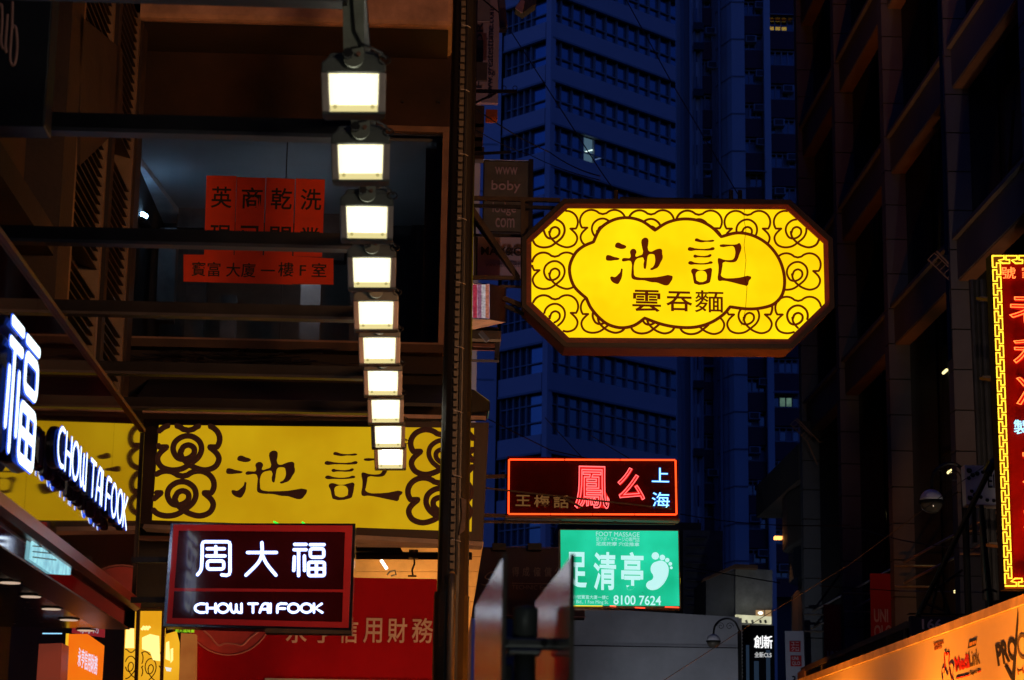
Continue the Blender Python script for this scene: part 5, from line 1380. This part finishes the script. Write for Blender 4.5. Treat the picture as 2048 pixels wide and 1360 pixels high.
    for x in (1620, 1650, 1700, 1752, 1786): 
        y = 1345-(x-1604)*.437
        part('opening', MB().prism([T(x,y+8), T(x+22,y-1), T(x+22,y+18), T(x,y+27)], (-.02,0,0)), mat('opening_dark', (.004,.004,.005), .5), r2)
        part('rib', MB().bar(T(x+24,y-8), T(x+24,y+24), .04), MATS['gantry_grey'], r2)
    part('end_plate', MB().prism([T(1598,1346), T(1612,1337), T(1612,1362), T(1598,1368)], (-.03,0,0)), mat('pinkish_plate', (.5,.35,.3), .6), r2)
hoarding()

# ---------------- number board and diagonal pole
def bus_board():
    Y = 31.0
    root = thing('number_board', 'dark purple board numbered 166 just above the orange hoarding', 'sign', P(1865, 1280, Y))
    part('board', MB().box(P(1822,1232,Y), P(1965,1300,Y+.15)), mat('dark_purple_board', (.05,.04,.09), .5), root)
    part('top_edge', MB().box(P(1820,1226,Y-.05), P(1968,1232,Y+.2)), M_black, root)
    text_on('number', '166', face_map(1844,1238,1884,1259,Y-.01), mat('pale_violet_number', (.8,.7,.85), .5), root, bold=.02, ext=.006)
    r2 = thing('leaning_pole', 'long black pole leaning diagonally in front of the pillars at the right', 'pole', P(1850, 1225, 27))
    part('shaft', MB().tube([P(1836,1232,27.5), P(1980,938,26)], .035, 8), M_black, r2)
    part('head', MB().tube([P(1974,946,26), P(1984,928,26), P(1993,922,26)], .06, 8), M_black, r2)
    for a, b in (((1838,1228),(1868,1160)), ((1862,1228),(1884,1130)), ((1880,1172),(1900,1228)), ((1855,1190),(1925,1140)), ((1846,1205),(1898,1226))):
        part('stay', MB().bar(P(*a,27.3), P(*b,27.3), .03), M_black, r2)
    r3 = thing('black_stand_pipe', 'black stand pipe with a hooked top behind the hoarding at right', 'pipe', P(1975, 1225, 27))
    part('pipe', MB().tube([P(1962,1010,27), P(1972,1120,27), P(1982,1218,27)], .035, 8), M_black, r3)
    part('hook', MB().tube([P(x, y, 26.8) for x, y in spline([(1966,1187),(1968,1181),(1976,1179),(1988,1181),(1994,1184)])], .014, 6), M_black, r3)
    # decorated white sign
    Y = 28.0
    r4 = thing('floral_white_sign', 'unlit white sign with black floral scrolls and lettering beside the neon sign', 'sign', P(1965, 1010, Y))
    part('face', MB().prism([P(1929,930,Y), P(2000,932,Y), P(2000,1010,Y), P(1933,1008,Y)], (0,.2,0)), mat('unlit_white_panel', (.85,.83,.8), .5, var=.06), r4)
    part('lower_lip', MB().prism([P(1933,1008,Y-.01), P(2000,1010,Y-.01), P(2000,1013,Y-.01), P(1933,1011,Y-.01)], (0,.2,0)), mat('lip_tan', (.5,.35,.25), .5), r4)
    text_on('lettering', 'Elegance', face_map(1976,950,2050,985,Y-.01), M_black, r4, ext=.003, bold=.004)
    fl = MB()
    for (cx, cy, s) in ((1939,941,5),(1946,950,4),(1955,947,4),(1966,944,3),(1941,996,5),(1951,990,4),(1962,994,3),(1975,1000,3),(1988,1001,3),(1944,982,3),(1938,956,3)):
        pts = [P(cx+s*(.25+t*.05)*math.cos(t*.7), cy+s*(.25+t*.05)*math.sin(t*.7), Y-.006) for t in range(16)]
        fl.tube(pts, .010, 4)
    part('floral_scroll', fl, M_black, r4)
    part('bracket_post', MB().bar(P(1947,1010,Y+.1), P(1950,1085,Y+.1), .05), M_black, r4)
    # grey conduit stack against the pillar
    r5 = thing('drain_stack', 'pair of grey vertical drain pipes left of the yellow neon border', 'pipe', P(1960, 1180, 26))
    for x in (1948, 1957, 1968):
        part('pipe', MB().cyl(P(x-4,560,30), P(x+24,1200,30), .05 if x != 1957 else .03, 8), mat('sooty_pipe', (.07,.06,.05), .5, .3), r5)
    for y in (598, 756, 1088):
        part('pipe_bracket', MB().box(P(1955+ (y-600)*.04,y-2,29.7), P(1990+(y-600)*.04,y+2,29.6)), mat('bracket_brown', (.25,.15,.08), .5), r5)
bus_board()

# ---------------- yellow bordered neon sign at the right edge
def neon_right():
    Y = 22.0
    root = thing('meander_neon_sign', 'tall neon sign with yellow meander border and red characters at the right edge', 'neon sign', P(2090, 1180, Y))
    part('box', MB().prism([P(1981,508,Y), P(2185,510,Y), P(2210,1182,Y), P(2009,1178,Y)], (0,.20,0)), mat('neon_box_dark', (.0025,.002,.002), .7, spec=.05), root)
    part('red_backing', MB().prism([P(2000,524,Y-.01), P(2170,526,Y-.01), P(2192,1166,Y-.01), P(2026,1164,Y-.01)], (0,.006,0)), mat('red_backing_paint', (.24,.005,.004), .8, spec=.05), root)
    part('border_backing', MB().prism([P(1983,509,Y-.004), P(2184,511,Y-.004), P(2208,1181,Y-.004), P(2010,1177,Y-.004)], (0,.002,0)), mat('border_paint', (.16,.05,.01), .5), root)
    yel = emi('yellow_neon', (1.0,.60,.03), 2.5)
    # left column of the meander
    x0t, x1t, x0b, x1b = 1984.5, 2000, 2010.5, 2024
    def cp(u, y):
        f = (y-510)/660; l = x0t+(x0b-x0t)*f; r = x1t+(x1b-x1t)*f
        return P(l+(r-l)*u, y, Y-.04)
    top, per = 526, 27.6
    pts = [cp(0, 512), cp(0, top+per*.0)]
    n = 23
    path = [(0, 511), (0, top+per*.2)]
    for k in range(n):
        y = top+per*k
        path += [(0, y+per*.31), (.5, y+per*.31), (.5, y), (1, y), (1, y+per*.84), (.5, y+per*.84), (.5, y+per*.50), (0, y+per*.50)]
    path += [(0, 1168)]
    # separate glass lengths of four periods each
    seg = [cp(u, y) for u, y in path]
    i = 0
    while i < len(seg)-1:
        part('border_tube', MB().tube(seg[i:i+33], .0082, 6), yel, root); i += 32
    # top and bottom rows
    for yy, sgn in ((511.5, 1), (1172, -1)):
        row = []; x = 1985 if sgn > 0 else 2010
        x += 0
        row.append((x, yy)); xx = x+14
        for k in range(7):
            a = xx+k*26
            row += [(a+9, yy), (a+9, yy+sgn*7), (a-2, yy+sgn*9), (a+6, yy+sgn*15), (a+20, yy+sgn*15), (a+20, yy+sgn*8), (a+13, yy+sgn*8), (a+13, yy)]
        part('border_tube', MB().tube([P(a, b, Y-.04) for a, b in row], .0085, 6), yel, root)
    # dashed tubes of the rear face
    y = 521; 
    while y < 1170:
        ln = random.choice((18, 8, 20, 12, 16)); f = (y-510)/660
        x = 1973.5+(2010-1973.5)*f; f2 = min(1, (y+ln-510)/660); xb = 1973.5+(2010-1973.5)*f2
        r_ = random.random()
        part('rear_tube', MB().tube([P(x, y, Y+.24), P(xb, min(1172, y+ln), Y+.24)], .011, 6), yel if r_ > .14 else emi('green_tube', (.05,.9,.35), 1.2), root)
        y += ln+random.choice((7, 9, 11))
    # characters
    rt = emi('red_orange_tube', (1.0,.16,.03), 2.9); rp = emi('red_glow_paint', (.85,.006,.004), .7)  # neon light on the red paint put in as emission
    text_on('neon_character', '號', face_map(2003, 534, 2031, 557, Y-.04), rt, root, bold=-.004, ext=.006)
    text_on('neon_character', '家', face_map(2044, 534, 2072, 557, Y-.04), rt, root, bold=-.004, ext=.006)
    for ch, y0, y1, x0 in (('老',584,640,2018), ('利',676,724,2026), ('冷',752,802,2032), ('京',895,960,2044), ('美',985,1050,2046)):
        text_on('painted_character', ch, face_map(x0, y0, x0+92, y1+12, Y-.02), rp, root, bold=.04, ext=.004)
        text_on('neon_character', ch, face_map(x0, y0, x0+92, y1+12, Y-.04), rt, root, outline=.011, ext=.008)
    text_on('neon_character', '製', face_map(2028, 840, 2056, 868, Y-.04), emi('ice_blue_neon', (.28,.72,1.0), 2.4), root, bold=.0, ext=.006)
    for y in (597, 757, 1090):
        part('side_arm', MB().bar(P(1955+(y-600)*.04, y, Y+.5), P(1986+(y-600)*.04, y+4, Y+.1), .03), M_dsteel, root)
neon_right()

# ---------------- globe street lamps
def globe_lamp(px, py, Y, r, label, arch, polex):
    c = P(px, py, Y)
    root = thing('globe_street_lamp', label, 'street lamp', (P(polex, py, Y).x, Y, .14), 'globe street lamps on arched arms')
    part('upper_globe', MB().ball(c+Vector((0,0,.015)), r, 20, 8, z0=0.02), mat('white_glass_dome', (.8,.8,.85), .2, 0, var=.05, bump=0), root, smooth=True)
    part('lower_globe', MB().ball(c-Vector((0,0,.015)), r*.96, 20, 8, 1, 1, .92, z1=-.02), mat('smoky_glass_bowl', (.16,.14,.11), .12, .2, var=.1, bump=0), root, smooth=True)
    part('band', MB().cyl(c-Vector((0,0,.018)), c+Vector((0,0,.018)), r*1.05, 20), M_black, root)
    pts = [P(x, y, Y) for x, y in spline(arch, 8)]
    part('arched_arm', MB().tube(pts, .025, 8), M_black, root)
    q = P(polex, arch[-1][1], Y); part('pole', MB().tube([pts[-1], Vector((q.x, Y, .14))], .05, 10), M_black, root)
    mx = sum(a[0] for a in arch)/len(arch); my = max(a[1] for a in arch)
    for s in (-1, 1):
        sc_ = []
        for t in range(18):
            a = t*.55; rr = (1-t/20)*(.10)
            sc_.append(P(mx, arch[0][1]*.5+min(a_[1] for a_ in arch)*.5, Y)+Vector((s*(.11+rr*math.cos(a)), 0, rr*math.sin(a))))
        part('scroll', MB().tube(sc_, .008, 5), M_black, root)
globe_lamp(1863, 1004, 31, .172, 'larger globe street lamp on an arched arm in front of the right pillars', [(1863,978),(1866,950),(1880,934),(1900,927),(1918,932),(1928,948)], 1929)
globe_lamp(1427, 1283, 54, .172, 'smaller globe street lamp with scrollwork in front of the blank white wall', [(1427,1268),(1430,1252),(1440,1241),(1456,1237),(1470,1244),(1479,1262)], 1481)

# pavement uplights behind the hoarding (their glow shows under the beams)
UPL = ['washing the pillar behind the neon sign, farther of the two', 'washing the pillar behind the neon sign, nearer of the two', 'at the foot of the middle pillar', 'lighting the display rails between the pillars',
       'in the roadway before the blank white hoarding', 'beside the small pale building at the street end', 'under the banner sign and the olive web sign', 'in front of the double plate sign', 'under the floral white sign']
def uplight(x, y, e, tgt, col=(1,.36,.10), sz=50, z=.15):
    r = thing('pavement_uplight', 'small pavement uplight '+UPL.pop(0), 'lamp', (x, y, z), 'pavement uplights behind the hoarding')
    part('body', MB().cyl((x, y, z), (x, y, z+.14), .1, 10), M_black, r)
    part('glass', MB().cyl((x, y, z+.141), (x, y, z+.15), .08, 10), emi('sodium_glass', (1,.4,.05), 2), r)
    L = bpy.data.lights.new('uplight_glow', 'SPOT'); L.energy = e; L.color = col; L.spot_size = math.radians(sz); L.spot_blend = .7; L.shadow_soft_size = .08
    ob = bpy.data.objects.new('uplight_glow', L); COL.objects.link(ob); ob.location = (x, y, z+.2)
    ob.rotation_euler = (Vector(tgt)-ob.location).to_track_quat('-Z', 'Y').to_euler()
uplight(8.0, 33.5, 700, (9.6, 36.6, Zr(12)), sz=32)
uplight(7.6, 31.0, 260, (9.5, 36.0, Zr(9)), sz=26)
uplight(8.3, 40.0, 130, (9.6, 41.6, Zr(9)), sz=30)
uplight(7.9, 31.5, 45, (9.2, 37.6, Zr(4)), sz=40)

# ---------------- foreground double plate sign
def plates():
    root = thing('double_plate_sign', 'two blurred stainless steel plates clamped to a grey pipe in the near foreground', 'road sign', (P(1050, 1300, 8.4).x, 8.4, .14))
    st = mat('brushed_stainless', (.62,.56,.52), .18, 1, var=.12, scale=5, bump=.04, bscale=3)
    n1, f1 = P(1010, 1106, 7.45), P(950, 1224, 9.35)
    z = n1.z; f1.z = z
    n2, f2 = P(1145, 1112, 7.45), P(1070, 1214, 9.1); n2.z = z; f2.z = z
    for n_, f_ in ((n1, f1), (n2, f2)):
        pl = MB().prism([n_, f_, f_-Vector((0,0,1.1)), n_-Vector((0,0,1.1))], (.006,0,0))
        o = part('steel_plate', pl, st, root, bevel=.002)
        part('folded_edge', MB().bar(n_, n_-Vector((0,0,1.1)), .016), mat('edge_brown_steel', (.14,.12,.1), .4, .6), o)
    x = P(1050, 1300, 8.4).x; Y = 8.4; zt = P(1050, 1212, Y).z
    pm = mat('grey_pipe_paint', (.10,.105,.10), .5, .2, var=.2)
    part('pipe', MB().tube([(x,Y,.14),(x,Y,zt-.1)], .042, 16), pm, root, smooth=True)
    cap = MB().tube([(x,Y,zt-.12),(x,Y,zt-.02),(x,Y,zt-.008)], .049, 16); cap.ball((x,Y,zt-.012), .047, 16, 4, 1, 1, .3, z0=0)
    part('pipe_cap', cap, pm, root, smooth=True)
    cl = MB().box((x-.11,Y-.065,zt-.165),(x+.10,Y+.06,zt-.125)); cl.box((x-.07,Y-.075,zt-.19),(x+.06,Y+.07,zt-.166))
    part('clamp', cl, mat('clamp_grey', (.16,.16,.155), .4, .5), root, bevel=.01)
    for s in (-.08, .07): part('bolt', MB().cyl((x+s,Y-.085,zt-.148),(x+s,Y-.066,zt-.148), .014, 8), M_black, root)
    part('lower_clamp', MB().box((x-.11,Y-.06,zt-.29),(x-.05,Y+.05,zt-.23)), M_black, root, bevel=.006)
plates()

# ---------------- overhead wires
def wire(pts, r, label, name='overhead_wire', m_=M_black, sag=0.0):
    pp = [P(*p) for p in pts]; out = []
    for a, b in zip(pp[:-1], pp[1:]):
        for k in range(8):
            t = k/8; q = a.lerp(b, t); q.z -= sag*4*t*(1-t); out.append(q)
    out.append(pp[-1])
    o = part(name, MB().tube(out, r, 5), m_); tag(o, label, 'wire')
wire([(1020,60,30),(1200,340,28.6),(1236,392,28.1)], .008, 'thin dark stay wire running down to the left top of the octagonal sign')
wire([(1246,-12,31),(1346,170,30),(1478,392,28.2)], .008, 'thin dark stay wire from the top edge to the right end of the octagonal sign')
wire([(944,212,33),(1100,305,33),(1200,352,30)], .010, 'brown cable curving from the wall boxes across the glass tower', sag=.05)
wire([(944,255,33),(1060,310,33),(1200,360,30)], .007, 'lower thin cable from the wall boxes across the tower corner', sag=.04)
wire([(1360,1028,45),(1700,1050,40),(1960,1098,34)], .010, 'long thin wire crossing below the red neon sign towards the right pillars', sag=.1)
wire([(1360,1132,50),(1560,1166,46)], .012, 'short thin wire above the pale building at the street end')
wire([(1310,1372,30),(1480,1262,31),(1700,1128,30),(1920,965,28),(2060,872,26)], .005, 'rusty wire rising diagonally from the blank wall to the neon sign', m_=M_black)
wire([(1640,1172,40),(1800,1182,38),(1985,1185,30)], .008, 'nearly level thin wire across the pillars below the globe lamp')
wire([(955,-10,34),(997,24,33.5)], .012, 'short black cable end beside the banner at the top')
wire([(940,820,30),(1100,900,30.2),(1180,918,30)], .008, 'stay wire from the left wall to the top of the red neon sign')
wire([(1090,835,31),(1165,916,30.1)], .007, 'thin dark wire slanting down onto the red neon sign, left one')
wire([(1180,870,31),(1262,919,30.1)], .007, 'thin dark wire slanting down onto the red neon sign, right one')

# floodlight brackets on the pillars
def pillar_flood(px, py, X, label):
    c = PX(px, py, X)
    r = thing('bracket_floodlight', label, 'floodlight', c, 'bracket floodlights on the stone pillars')
    br = mat('bronze_bracket', (.32,.20,.13), .45, .5)
    part('casing', MB().prism([c+Vector((-.02,-.25,.30)), c+Vector((.75,-.25,.30)), c+Vector((.75,-.25,-.1)), c+Vector((.35,-.25,-.12))], (0,.4,0)), M_void, r)
    gr = MB()
    a = c+Vector((-.28,-.3,.20)); b = c+Vector((.12,-.3,-.20)); n_ = Vector((.12,0,.12))
    gr.bar(a, b, .02); gr.bar(a+n_, b+n_, .02)
    for k in range(7): gr.bar(a.lerp(b, k/6), a.lerp(b, k/6)+n_, .014)
    part('grille', gr, br, r)
    part('front_arm', MB().bar(a+n_*1.3, c+Vector((.42,-.3,-.22)), .03), br, r)
    part('front_arm', MB().bar(c+Vector((.42,-.3,-.22)), c+Vector((.52,-.3,-.2)), .03), br, r)
    part('support_leg', MB().bar(b, c+Vector((.36,-.3,-.78)), .03), br, r)
pillar_flood(1880, 550, 8.9, 'dark bracket floodlight with slatted grille on the pillar left of the neon sign')
pillar_flood(1600, 870, 8.9, 'dark bracket floodlight low on the farthest pillar, right of the lit apartment window')

# ---------------- off-frame sodium street lamps that light the near left side
def street_lamp(x, y, z, e, tgt, lab, sz=80, col=(1,.42,.16)):
    r = thing('sodium_street_lamp', lab, 'street lamp', (x, y, .14), 'sodium street lamps on the right kerb')
    part('column', MB().tube([(x+.9, y, .14), (x+.9, y, z), (x+.6, y, z+.25)], .07, 10), M_steel, r)
    part('head', MB().box((x-.25, y-.15, z+.12), (x+.65, y+.15, z+.28)), M_steel, r, bevel=.03)
    part('lamp_glass', MB().box((x-.2, y-.1, z+.09), (x+.3, y+.1, z+.118)), emi('sodium_glass', (1,.4,.05), 2), r)
    L = bpy.data.lights.new('sodium_glow', 'SPOT'); L.energy = e; L.color = col; L.spot_size = math.radians(sz); L.spot_blend = .6; L.shadow_soft_size = .7
    ob = bpy.data.objects.new('sodium_glow', L); COL.objects.link(ob); ob.location = (x, y, z)
    ob.rotation_euler = (Vector(tgt)-ob.location).to_track_quat('-Z', 'Y').to_euler()
street_lamp(5.0, 10.0, 7.0, 2300, (-1.6, 24.5, 6.7), 'sodium street lamp on the right kerb lighting the tenement', 50)
street_lamp(4.6, -4.0, 7.0, 1700, (9.2, 40, 5.0), 'sodium street lamp behind the viewer lighting the street', 24, (1,.80,.62))
street_lamp(4.2, 4.5, 6.2, 420, (-.4, 13.0, 5.4), 'neutral street lamp on the right kerb lighting the floodlight casings', 36, (1,.85,.66))  # unseen lamp added to lift the dark floodlight casings
# buildings behind the viewer close the street canyon
bv = thing('buildings_behind_viewer', 'dark street block behind the viewer closing the canyon', 'building', (0, -45, 0))
part('wall', MB().box((-30, -60, 0), (-7, -18, 52)), M_apt2, bv); part('wall', MB().box((-6.9, -75, 0), (9, -55, 62)), M_apt2, bv); part('wall', MB().box((9.1, -60, 0), (30, 17.9, 48)), M_stone, bv)
# added fill lamps for the street end, small signs, plates and floral sign
uplight(4.5, 45, 620, (5.0, 60, 5.8), (.85,.9,1), 88)
uplight(5.5, 56, 260, (7.2, 62, 5.0), (.85,.9,1), 60)
uplight(1.1, 31.2, 1500, (.95, 34.4, 11.5), (1,.74,.72), 60)
uplight(.45, 4.6, 40, (.33, 8.4, 2.65), (.9,1,.92), 34)
uplight(7.9, 24.5, 420, (9.4, 30, 6.5), (1,.8,.65), 40)
